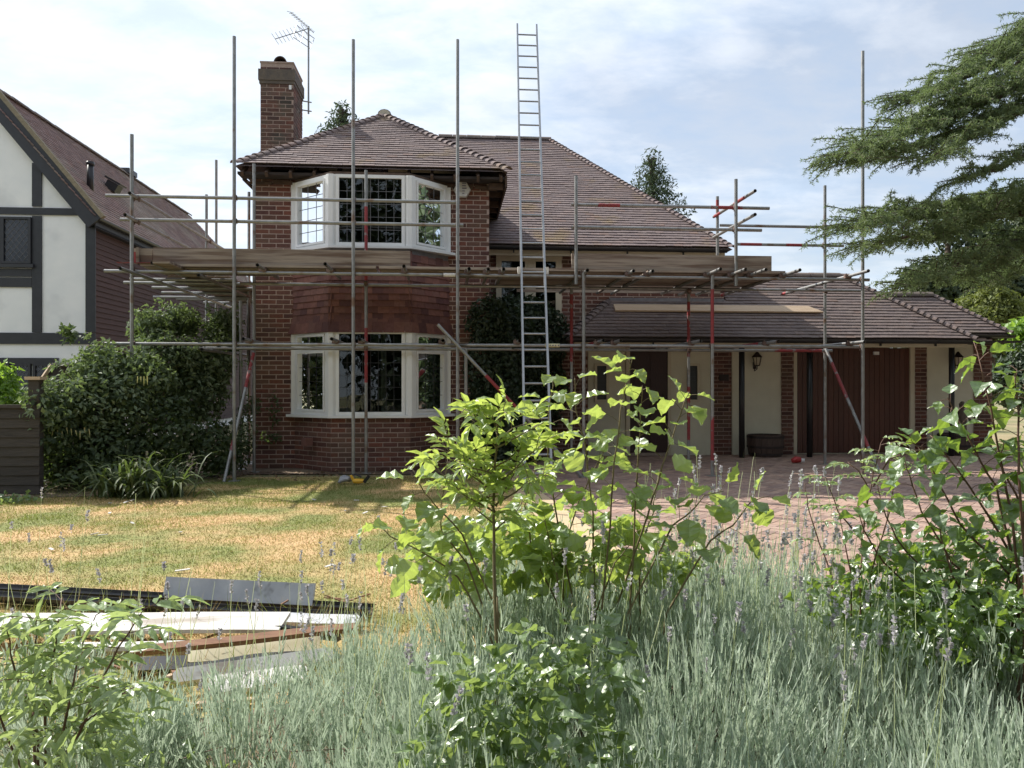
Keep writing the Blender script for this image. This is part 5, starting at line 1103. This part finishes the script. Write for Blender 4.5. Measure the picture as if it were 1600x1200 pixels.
# ---------------- cedar
ced = empty('cedar_tree', (13.2, 7.2, 0), 'large cedar reaching in from the right with flat drooping sprays of needles', 'tree')
mb = MB(); mb.tube([(13.2,7.2,0),(13.1,7.2,3),(13.2,7.3,6),(13.2,7.2,9)], [.55,.45,.36,.25], 14); mb.build('trunk', M['bark'], ced, True)
limbs = [([(1900,-40,12.5),(1740,40,11.8),(1600,60,11.0),(1520,105,10.4),(1440,140,10.0),(1400,158,9.8)], .9),
 ([(1900,60,12),(1740,95,11.4),(1600,120,10.8),(1500,165,10.3),(1420,200,9.8),(1350,225,9.5),(1300,240,9.2)], 1.0),
 ([(1900,90,11.5),(1720,110,11),(1590,160,10.4),(1480,205,9.9),(1390,235,9.5),(1320,252,9.2)], .85),
 ([(1900,0,12),(1740,-20,11),(1640,20,10.6),(1560,60,10.2),(1530,90,10)], .9),
 ([(1900,150,11),(1740,190,10.6),(1620,230,10.0),(1540,262,9.6),(1480,280,9.4)], .5),
 ([(1900,260,11.6),(1720,290,11.2),(1600,315,10.6),(1500,330,10.2),(1420,345,9.9),(1350,358,9.6),(1312,372,9.4)], .85),
 ([(1900,280,11),(1720,310,10.8),(1590,345,10.3),(1480,365,9.9),(1400,385,9.5),(1330,400,9.3)], .75),
 ([(1900,300,11.5),(1720,340,11),(1600,385,10.4),(1520,410,10),(1450,440,9.7),(1400,470,9.5)], .7),
 ([(1900,200,10.6),(1740,240,10.4),(1650,265,10),(1590,290,9.8),(1530,330,9.6)], .6),
 ([(1900,330,11.8),(1740,380,11.4),(1640,420,11),(1570,440,10.6),(1520,462,10.4)], .6)]
for pts, wd in list(limbs[:3])+list(limbs[5:8]):
    limbs.append(([(x+random.uniform(-5,45), y+random.uniform(6,22)*(1 if random.random()<.6 else -1), t+random.uniform(-.7,.5)) for x, y, t in pts[:-1]], wd*.9))
limbs = [([(x+22, y-(16 if pts[-1][1] > 330 else 0), t) for x, y, t in pts], wd) for pts, wd in limbs]
TB = []; TD = []; tw = MB(); mains = []
for pts, wd in limbs:
    pts = [F(*p) for p in pts]; L_ = sum((b-a).length for a, b in zip(pts, pts[1:])); 
    mb = MB(); fine_ = [at(pts, i/18)[0] + rv(.02) for i in range(19)]; mb.tube(fine_, [.055*(1-i/19)+.006 for i in range(19)], 6); mb.build('limb', M['bark'], ced, True)
    ns = int(L_/.075)
    for i in range(ns):
        t = .12 + .88*i/ns; p, d = at(pts, t); s = 1 if i % 2 else -1; hz = V3((d.x, d.y, 0)).normalized(); sd = V3((-hz.y, hz.x, 0))*s; ln = wd*random.uniform(.55,1.0)*(1.0-.62*t)**.6 + .12; dr = (sd*random.uniform(.6,1.0) + hz*random.uniform(.3,1.0) + V3((0,0,random.uniform(-.25,.45)))).normalized()
        q = p.copy(); seg = .03; k = 0; path = [q.copy()]
        while k*seg < ln:
            dr = (dr + V3((0,0,-.018-.012*k*seg)) + rv(.03)).normalized(); q = q + dr*seg; path.append(q.copy()); TB.append(q.copy()); TD.append(dr.copy())
            if k % 2 == 0:
                z = dr.cross(V3((0,0,1))).normalized()*random.choice((-1,1)); td = (z*.8 + dr*.7 + V3((0,0,-.25))).normalized(); r_ = q.copy(); m_ = int(random.uniform(2,6)*(1 if k*seg < ln*.7 else .6))
                for j in range(m_): td = (td + V3((0,0,-.22))).normalized(); r_ = r_ + td*.028; TB.append(r_.copy()); TD.append(td.copy())
            k += 1
        tw.tube(path[::3]+[path[-1]], [.006]*(len(path[::3]))+[.002], 3)
tw.build('twigs', M['bark'], ced, kind='stuff')
TB = np.array([tuple(v) for v in TB]); TD = np.array([tuple(v) for v in TD]); TB = TB[TB[:, 0] < 12.5]; 
TD = TD[:len(TB)]; B = np.repeat(TB, 5, 0); D = rng.normal(size=B.shape) + np.repeat(TD, 5, 0)*.9 + np.array([0,0,.25]); ribbon_obj('needles', B, D, .027+.023*rng.random(len(B)), .0082, L_cedar, ced, segs=1, taper=(1,.5))
print('cedar tufts', len(TB))
# ---------------- trees beyond
def tree(name, label, base, blobs, n, size, m, cat='tree', aspect=.55, trunk=.2, shell=.5):
    t = empty(name, base, label, cat); mb = MB(); top = max(b[0][2] for b in blobs); mb.tube([base,(base[0]+.1,base[1],top*.5),(base[0],base[1],top)], [trunk,trunk*.7,trunk*.2], 8)
    for c, r in blobs[:8]: mb.tube([(base[0],base[1],max(.5,c[2]-r[2]*1.2)), c], [trunk*.4, trunk*.1], 5)
    mb.build('trunk', M['bark'], t, True); leaf_cloud('crown', blobs, n, size, m, t, shell, aspect); return t
def conifer(label, px, top_py, Y, w, zlow, n):
    top = P(px, top_py, Y); bl_ = []; h = top.z - zlow; k = 9
    for i in range(k):
        f_ = i/(k-1); r = w*(.15+.85*f_); 
        for j in range(4): a = j*1.6+i; bl_.append(((top.x+math.cos(a)*r*.45, Y+math.sin(a)*r*.45, top.z - .15 - h*f_), (r*.6, r*.6, h/k*.75)))
    return tree('conifer_tree', label, (top.x, Y, 0), bl_, n, .16, L_conifer, aspect=.3, trunk=.22)
conifer('grey-green conifer tip rising behind the wing roof left of its peak', 535, 163, 24, 2.0, 7.2, 11000)
conifer('dark conifer tip rising behind the right slope of the main roof', 1019, 240, 27, 2.4, 5.6, 14000)
def far_blobs(px0, px1, py0, py1, t, k, rr): 
    out = []
    for i in range(k): p = F(random.uniform(px0,px1), random.uniform(py0,py1), t+random.uniform(-1,1)); out.append(((p.x,p.y,p.z),(rr*random.uniform(.7,1.3),rr,rr*random.uniform(.6,1.0))))
    return out
p = F(1480,600,38); tree('broadleaf_tree', 'broad dark tree far behind the garage roof under the cedar', (p.x,p.y,0), far_blobs(1440,1500,425,470,38,14,1.2)+far_blobs(1500,1700,330,460,38,20,1.5)+far_blobs(1430,1700,470,560,38,14,1.4), 26000, .30, L_far, trunk=.35)
p = F(1545,600,26); tree('broadleaf_tree', 'rounded yellow-green tree behind the right end of the garage roof', (p.x,p.y,0), far_blobs(1520,1570,462,500,26,12,.55)+far_blobs(1510,1620,490,540,26,8,.6), 14000, .15, L_yel, trunk=.15)
p = F(1600,640,20); t_ = empty('garden_shrub', (p.x,p.y,0), 'bright green leafy shrub right of the garage corner', 'shrub'); leaf_cloud('foliage', far_blobs(1570,1680,505,530,20,10,.42), 3500, .2, L_laurel, t_, .5, .5)
p = F(1610,640,18.5); t_ = empty('dark_shrub', (p.x,p.y,0), 'dark shrub in shade beyond the garage corner', 'shrub'); leaf_cloud('foliage', far_blobs(1572,1720,550,640,19,22,.55), 14000, .15, L_ivy, t_, .3, .5, cut=.3)
# tree belt far off, closes the horizon (then unseen trees, mirrored in the windows, added to darken panes and ambient light)
bl_ = []
for k in range(60): a = random.uniform(-1.25, 1.25); R_ = random.uniform(75, 95); bl_.append(((math.sin(a)*R_, math.cos(a)*R_, random.uniform(1,2.5)), (random.uniform(4,7), 3, random.uniform(2,4))))
leaf_cloud('distant_tree_belt', bl_, 26000, 1.3, L_far, None, .6)
STL = ['tall leafy unseen tree added behind the viewer, far left one','tall leafy unseen tree added behind the viewer, second from the left','tall leafy unseen tree added behind the viewer, third from the left','tall leafy unseen tree added behind the viewer, second from the right','tall leafy unseen tree added behind the viewer, far right one','tall unseen tree added right of the drive, the nearer one','tall unseen tree added right of the drive, nearer the garage']
for k, (x, y, h, r) in enumerate(((-16,-9,14,5.2),(-8,-12,15,5.4),(0,-12,15,5.6),(8.5,-12,15,5.4),(17,-9,14,5.2),(21,1,13,4.6),(25,12,13,4.6))):  # last two are added out of frame to darken the bay's right panes
    bb = [((x+random.gauss(0,r*.42), y+random.gauss(0,r*.3), h*random.uniform(.10,.88)), (r*.5,r*.45,r*.42)) for j in range(24)]
    tree('unseen_tree', STL[k], (x,y,0), bb, 9000, .50, L_far, trunk=.25)

# ================================================================== lavender
C_ = []
yy = 1.25
while yy < 4.3:
    xx = -1.0
    while xx < 5.0:
        x = xx + random.uniform(-.1,.1); y = yy + random.uniform(-.1,.1); t = x*SN+y*CS; u = (x*CS-y*SN)/t
        left = -.36 if y < 2.4 else -.36+(y-2.4)*.24
        ok = abs(u) < .8 and u > left and y < 3.5 + .35*math.sin(x*2) and not (.33 < u < .46 and y < 1.75) and not (u < -.13 and y > 3.1)
        if ok: C_.append((x, y, random.uniform(.27,.40), random.uniform(.42,.66)*(0.8 if u < -.12 else 1)))
        xx += .37
    yy += .33
C_ += [(F(150,1050,2.1).x, F(150,1050,2.1).y, .30, .52), (F(60,1000,2.6).x, F(60,1000,2.6).y, .28, .45), (F(210,1100,2.2).x, F(210,1100,2.2).y, .2, .42)]
C_ = np.array(C_); per = 235; n = len(C_)*per; c = np.repeat(C_, per, 0); a = rng.random(n)*6.283; rr = np.sqrt(rng.random(n)); 
tip = np.stack([c[:, 0]+np.cos(a)*rr*c[:, 2], c[:, 1]+np.sin(a)*rr*c[:, 2], c[:, 3]*np.sqrt(1-.62*rr**2)*(.82+.3*rng.random(n))], 1)
root = np.stack([c[:, 0]+np.cos(a)*rr*c[:, 2]*.25, c[:, 1]+np.sin(a)*rr*c[:, 2]*.25, np.zeros(n)], 1); ax = tip-root; Ld = np.linalg.norm(ax, axis=1); d = ax/Ld[:, None]
lean = np.tile(np.array([.06,-.02,0]), (n, 1)) + rng.normal(size=(n, 3))*.05; st0 = root + ax*.45
V1, F1, i1 = ribbons(st0, d + lean, Ld*.55, .0035, segs=2, taper=(1,.9,.4)); r = np.clip(.62*np.repeat(rng.random(len(C_)), per) + .38*rng.random(n), 0, .999); parts = [(V1, F1, r[i1])]
kk = 11; tt = .55 + .47*rng.random((n, kk)); LB = (root[:, None, :] + (d+lean*.6)[:, None, :]*(Ld[:, None]*tt)[:, :, None]).reshape(-1, 3); LD = np.repeat(d, kk, 0)*1.0 + rng.normal(size=(n*kk, 3))*.30 + np.array([0,0,.45])
V2, F2, i2 = ribbons(LB, LD, .028+.026*rng.random(n*kk), .0050, segs=1, taper=(1,.35)); parts.append((V2, F2, np.clip(np.repeat(r, kk)[i2]*.85+.15*rng.random(n*kk)[i2], 0, .999)))
V, Fq, r = merge(parts); npmesh('lavender', V, Fq, L_lav, None, 'stuff', r); print('lavender faces', len(Fq))
# flower stalks: most of them spent
spk = []
def stalks(n, px0, px1, t0, t1, z0, z1):
    for k in range(n):
        t = random.uniform(t0, t1); u = (random.uniform(px0, px1)-800)/1200; spk.append((t*(SN+CS*u), t*(CS-SN*u), random.uniform(z0, z1)))
stalks(70, 1000, 1320, 2.7, 3.6, .72, 1.05); stalks(55, 460, 680, 3.0, 4.0, .42, .72); stalks(26, 880, 1000, 2.6, 3.4, .6, .9); stalks(26, -20, 230, 2.8, 4.4, .45, .80); stalks(45, 250, 560, 2.4, 3.6, .35, .62); stalks(40, 1300, 1600, 2.2, 3.2, .55, .85); stalks(30, 540, 1500, 1.6, 2.4, .62, .8); stalks(150, 620, 1500, 2.2, 3.5, .55, .78)
stalks(120, 1020, 1330, 2.6, 3.6, .6, .85)
spk = np.array(spk); n = len(spk); lean = rng.normal(size=(n, 3))*.09 + np.array([.05,0,0]); lean[:, 2] = 0; base_ = spk.copy(); base_[:, 2] = .15; base_ -= lean*spk[:, 2:3]
d = spk-base_; ribbon_obj('lavender_stalks', base_, d, np.linalg.norm(d, axis=1), .0028, L_lavdry, segs=2, taper=(1,.9,.7))
has = rng.random(n) < .55; tipp = spk[has]; dn = unit_rows(d[has]); fl = []
m_ = len(tipp); ln = .03+.05*rng.random(m_); W_ = []
for w in range(9):
    keep = rng.random(m_) < .85; p_ = (tipp - dn*(ln*(w/9)*1.0)[:, None])[keep]
    for q_ in range(3):
        dd = rng.normal(size=p_.shape); dd[:, 2] = .6; W_.append((p_, dd))
Bf = np.concatenate([w[0] for w in W_]); Df = np.concatenate([w[1] for w in W_]); ribbon_obj('lavender_flowers', Bf, Df, .0095, .0082, L_spike, segs=1, taper=(1,.7))

dead = C_[rng.integers(0, len(C_), 900)]; a = rng.random(900)*6.28; B = np.stack([dead[:,0]+np.cos(a)*.12, dead[:,1]+np.sin(a)*.12, np.full(900,.02)], 1); D = np.stack([np.cos(a)*.55, np.sin(a)*.55, np.full(900,1.0)], 1)+rng.normal(size=(900,3))*.15
ribbon_obj('dead_lavender_stems', B, D, .22+.26*rng.random(900), .0045, mat('dead_stem', (.22,.16,.11), (.13,.095,.07), 20, .9, rnd=.3), segs=2)
# dry grasses and weeds among the lavender and near the boards
n = 5000; u = -.72+rng.random(n)*.75; t = 1.7+rng.random(n)*2.8; B = np.stack([t*(SN+CS*u), t*(CS-SN*u), np.zeros(n)], 1); D = rng.normal(size=(n, 3))*.30; D[:, 2] = 1
g_ = rng.random(n) < .5; H_ = .06+.22*rng.random(n)**2*(1.2-.2*t); ribbon_obj('dry_grass', B[g_], D[g_], H_[g_], .0032, L_straw, segs=2, bend=rng.normal(size=(g_.sum(), 3))*.04); ribbon_obj('green_grass', B[~g_], D[~g_], H_[~g_]*1.2, .0035, L_grass, segs=2, bend=rng.normal(size=((~g_).sum(), 3))*.05)

# ================================================================== saplings in front
def cloud_leaves(thing, pc, blobs, n, size, asp, shell=.3, tilt=.5):
    P_, Nn = blob_points(blobs, n, shell)
    for p, q_ in zip(P_, Nn):
        if p[2] < .03: continue
        s = random.uniform(*size); d = V3(q_)*.8 + rv(.5) + V3((0,0,-.25)); add_leaf(pc, V3(p), d, V3((0,0,1)) + rv(tilt), s, s*asp, thing)
# 1. central young tree with small leaflets
c0 = F(775, 1140, 2.15); c0.z = 0
ash = empty('leafy_sapling', tuple(c0), 'tall young sapling with bright yellow-green leaflets standing centre front in the lavender', 'sapling')
pc = Pieces('leaf', U_ASH, L_ash); tb = MB()
main = [c0, F(776,1020,2.2), F(773,900,2.22), F(771,790,2.25), F(775,700,2.25), F(779,645,2.25)]
stem(ash, main, .008, .002); stem(ash, [c0, F(783,1030,2.2), F(776,930,2.21)], .005, .003)
lat = [((773,770),(700,690),14),((774,760),(850,690),12),((773,800),(690,740),12),((773,790),(860,740),12),((775,700),(735,655),8),((776,690),(830,660),8),((774,740),(715,720),9),((775,730),(815,700),8),((774,720),(688,725),8),((776,670),(790,630),5),((776,670),(755,632),5),((774,800),(740,720),10),((774,790),(810,730),10),((773,820),(720,770),10),((773,830),(820,780),10),((774,730),(680,700),9),((774,700),(850,660),7),((776,660),(720,645),6)]
for (a, b, k) in lat:
    p0 = F(*a, 2.24); p1 = F(*b, 2.24+random.uniform(-.16,.16)); mid = p0.lerp(p1,.5)+V3((0,0,.0)); pts = [p0, mid+rv(.008), p1]; stem(ash, pts, .0028, .001)
    kn = max(3, k//2)
    for i in range(kn):
        q_, d_ = at(pts, .22+.77*i/(kn-1)); pinnate(ash, pc, q_, d_*.5 + rv(.5) + V3((0,-.1,.35)), random.uniform(.05,.085), random.choice((2,3)), random.uniform(.038,.060), .85, tb)
for i in range(9):
    q_, d_ = at(main, .55+.44*i/8); a_ = i*2.4; pinnate(ash, pc, q_, V3((math.cos(a_),math.sin(a_),.45)), .08*(1-.03*i), 3, .056, .9, tb)
tb.build('leaf_stalks', M['stem'], ash, kind='stuff'); pc.flush(300, stuffname='leaves')
# 2. white poplar suckers, large leaves with pale undersides
p0 = F(960, 960, 2.9); p0.z = 0
pop = empty('poplar_sucker', tuple(p0), 'group of slender suckers with large round leaves, white beneath, right of the centre sapling', 'sapling')
pc = Pieces('leaf', U_POP, L_pop)
shoots = [([(940,960),(952,820),(960,720),(970,640),(980,590),(988,560)],13,2.7),([(985,940),(992,800),(997,720),(1001,650),(1004,604)],11,2.75),([(960,960),(1012,805),(1035,730),(1052,680),(1068,630),(1078,612)],11,2.75),
 ([(980,960),(1050,822),(1080,800),(1100,775),(1130,767)],7,2.7),([(1040,960),(1110,845),(1145,820),(1172,785),(1194,776)],6,2.7),([(930,960),(925,800),(915,700),(900,640),(898,590)],13,2.85),([(900,960),(868,800),(856,720),(858,640),(865,588)],10,2.8),
 ([(760,980),(715,900),(660,862),(610,838),(586,812)],6,2.6),([(780,960),(722,834),(681,790),(655,758),(650,742)],7,2.6),([(880,960),(880,860),(905,780),(935,720),(945,700)],10,2.9),([(880,960),(830,860),(820,790),(835,740),(838,722)],9,2.85),([(1000,960),(1000,860),(1020,800),(1025,770)],7,2.9),([(760,960),(730,880),(690,830),(690,790),(700,712)],8,2.65),([(930,960),(960,880),(985,850)],8,2.8),([(880,960),(870,900),(860,850),(850,810)],8,2.75)]
for pts, n, t in shoots:
    z0 = F(*pts[0], t); b = V3((z0.x*.6+p0.x*.4, z0.y, 0)); shoot(pop, pc, [b]+[F(x, y, t+random.uniform(-.03,.03)) for x, y in pts], n+4, (.066,.10), .0045, .0015, t0=.33, asp=.95, m='stem')
cloud_leaves(pop, pc, [((F(900,860,3.0).x,3.0,.72),(.28,.2,.16)),((F(740,860,2.9).x,2.9,.70),(.22,.2,.12)),((F(1010,870,3.0).x,3.0,.66),(.2,.2,.12)),((F(700,850,2.9).x,2.9,.68),(.2,.2,.14)),((F(820,860,2.9).x,2.9,.72),(.2,.2,.16))], 330, (.06,.09), .95)
pc.flush(300, stuffname='leaves')
# 3. right hand birch or poplar suckers
p0 = F(1560, 980, 2.5); p0.z = 0
rt_ = empty('birch_sapling', tuple(p0), 'branching sapling with glossy triangular leaves at the right edge', 'sapling')
pc = Pieces('leaf', U_BIRCH, L_birch)
for pts, n, t in (([(1592,900),(1580,800),(1560,700),(1548,640),(1535,580),(1522,535)],17,2.35),([(1580,860),(1555,760),(1520,700),(1495,650),(1480,622)],12,2.4),([(1600,860),(1592,740),(1590,650),(1586,600),(1588,575)],10,2.3),([(1580,900),(1500,820),(1470,760),(1440,700),(1420,690)],12,2.5),
 ([(1590,880),(1540,800),(1500,740),(1470,700),(1455,680)],11,2.45),([(1560,940),(1490,880),(1440,800),(1420,740),(1412,715)],14,2.55),([(1600,800),(1560,720),(1570,690)],7,2.4),([(1540,960),(1450,900),(1400,840),(1378,790),(1370,755)],13,2.6),([(1620,850),(1610,740),(1612,640),(1600,600)],10,2.35),([(1520,960),(1490,900),(1470,840),(1468,800)],12,2.5),([(1470,960),(1380,880),(1350,830),(1340,790)],9,2.65)):
    z0 = F(*pts[0], t); b = V3((z0.x, z0.y, 0)); shoot(rt_, pc, [b]+[F(x, y, t+random.uniform(-.04,.04)) for x, y in pts], n+5, (.048,.082), .005, .0013, t0=.33, asp=.9, m='stem_red', droop=.9)
cloud_leaves(rt_, pc, [((F(1450,880,2.7).x,2.6,.68),(.28,.2,.14)),((F(1560,850,2.6).x,2.4,.76),(.22,.2,.2)),((F(1350,910,2.7).x,2.6,.58),(.24,.18,.12)),((F(1520,950,2.4).x,2.3,.60),(.26,.2,.14)),((F(1610,900,2.4).x,2.2,.68),(.2,.2,.2)),((F(1430,960,2.5).x,2.4,.54),(.22,.18,.10))], 1500, (.028,.058), .85, .15)
pc.flush(300, stuffname='leaves')
# 4. rose-like shoots with small pinnate leaves
p0 = F(1350, 940, 2.7); p0.z = 0
rose = empty('rose_shoots', tuple(p0), 'thin reddish shoots with small pinnate leaves in front of the garage', 'plant')
pc = Pieces('leaf', U_ASH, L_left); tb = MB()
for pts, k in (([(1345,900),(1350,820),(1362,755),(1372,710),(1380,685)],9),([(1300,900),(1280,850),(1262,790),(1258,755)],6),([(1330,900),(1318,840),(1310,790)],5),([(1360,900),(1390,800),(1400,745),(1395,720)],7),([(1345,860),(1356,760),(1340,735),(1325,722)],6),([(1365,760),(1390,715),(1430,705)],6),([(1360,860),(1310,800),(1290,745)],5)):
    pp = [F(x, y, 2.75+random.uniform(-.05,.05)) for x, y in pts]
    if pts[0][1] >= 900: pp = [V3((pp[0].x, pp[0].y, 0))] + pp
    stem(rose, pp, .0035, .0012, 'stem_red')
    for i in range(k): q_, d_ = at(pp, .4+.59*i/(k-1)); a_ = i*2.4+random.random(); pinnate(rose, pc, q_, V3((math.cos(a_),math.sin(a_)*.6,.3)), .075, 3, .034, .9, tb)
tb.build('leaf_stalks', M['stem_red'], rose, kind='stuff'); pc.flush(300, stuffname='leaves')
# 5. left foreground plant
p0 = F(90, 1150, 1.9); p0.z = 0
lf_ = empty('pinnate_sapling', tuple(p0), 'low bushy sapling with pale pinnate leaves at the lower left corner', 'sapling')
pc = Pieces('leaf', U_ASH, L_left); tb = MB()
for pts, k in (([(55,1200),(52,1080),(55,1000),(58,965)],10),([(90,1200),(110,1080),(130,1000),(150,960)],9),([(60,1150),(20,1040),(10,980)],8),([(110,1180),(160,1060),(200,990),(225,950)],9),([(70,1100),(90,990),(95,935)],7),([(30,1200),(0,1120),(-20,1040)],7),([(90,1200),(130,1130),(180,1090),(215,1070)],8)):
    pp = [F(x, y, 1.9+random.uniform(-.12,.12)) for x, y in pts]; pp = [V3((pp[0].x, pp[0].y, 0))] + pp; stem(lf_, pp, .0045, .0012, 'stem_red')
    for i in range(k): q_, d_ = at(pp, .35+.64*i/(k-1)); a_ = i*2.4+random.random(); pinnate(lf_, pc, q_, V3((math.cos(a_),math.sin(a_)*.7,.35)), random.uniform(.07,.11), 3, random.uniform(.048,.066), .75, tb)
cloud_leaves(lf_, pc, [((F(90,1100,1.8).x,1.8,.58),(.28,.2,.12)),((F(40,1160,1.7).x,1.7,.46),(.24,.2,.14)),((F(60,1010,1.9).x,1.9,.70),(.22,.2,.10)),((F(160,1150,1.75).x,1.75,.46),(.14,.15,.10))], 420, (.045,.068), .55)
tb.build('leaf_stalks', M['stem_red'], lf_, kind='stuff'); pc.flush(300, stuffname='leaves')
# 6. brambles at the foot of the central sapling and left of it
p0 = F(820, 1150, 1.95); p0.z = 0
br = empty('bramble', tuple(p0), 'sprawling bramble with dark toothed leaves at the foot of the centre sapling', 'shrub')
pc = Pieces('leaf', U_BR, L_bramble)
for k in range(22):
    a_ = random.uniform(0, 6.28); p1 = V3(p0) + V3((random.gauss(0,.08), random.gauss(0,.08), 0)); pts = [p1]; d = V3((math.cos(a_)*.35, math.sin(a_)*.3, 1)).normalized()
    for i in range(5): p1 = p1 + d*random.uniform(.09,.14); d = (d + V3((math.cos(a_)*.25, math.sin(a_)*.2, -.24))).normalized(); pts.append(p1.copy())
    shoot(br, pc, pts, 14, (.034,.052), .003, .001, t0=.3, asp=1.0, m='stem', droop=.5, pet=.4)
cloud_leaves(br, pc, [((F(790,1100,1.9).x,1.85,.56),(.20,.15,.14)),((F(890,1020,1.95).x,1.95,.68),(.17,.12,.08)),((F(740,1050,1.9).x,1.9,.62),(.13,.1,.08)),((F(850,1150,1.75).x,1.75,.46),(.22,.15,.14)),((F(930,1060,1.9).x,1.9,.60),(.12,.1,.1)),((F(700,1130,1.85).x,1.8,.5),(.12,.1,.08)),((F(960,1120,1.8).x,1.8,.46),(.1,.1,.1))], 620, (.028,.060), 1.0, .1)
pc.flush(300, stuffname='leaves')
p0 = F(290, 1160, 2.0); p0.z = 0
br = empty('low_bramble', tuple(p0), 'low tangle of small-leaved bramble in front of the boards', 'shrub')
pc = Pieces('leaf', U_BR, L_bramble); 
cloud_leaves(br, pc, [((F(290,1130,2.3).x,2.3,.22),(.22,.18,.14)),((F(200,1160,2.1).x,2.1,.25),(.25,.2,.2)),((F(380,1160,2.1).x,2.1,.2),(.2,.2,.16)),((F(320,1200,1.9).x,1.9,.2),(.3,.2,.18)),((F(120,1200,1.8).x,1.8,.2),(.25,.2,.2))], 620, (.025,.042), 1.0, .1)
mb = MB()
for k in range(26):
    a = F(random.uniform(100,420), 1200, random.uniform(1.8,2.3)); a.z = .02; mb.tube([a, a+V3((random.uniform(-.2,.25),random.uniform(-.1,.1),random.uniform(.15,.35))), a+V3((random.uniform(-.4,.45),random.uniform(-.15,.15),random.uniform(.1,.35)))], [.003,.002,.001], 4)
mb.build('stems', M['stem_red'], br, kind='stuff'); pc.flush(300, stuffname='leaves')
p0 = F(1400, 1150, 1.7); p0.z = 0
br = empty('strawberry_leaves', tuple(p0), 'few low three-part leaves in the gap between the lavender clumps at lower right', 'plant')
pc = Pieces('leaf', U_BR, L_bramble); cloud_leaves(br, pc, [((p0.x,p0.y,.25),(.16,.12,.12))], 60, (.04,.055), 1.0, .1); pc.flush(300)
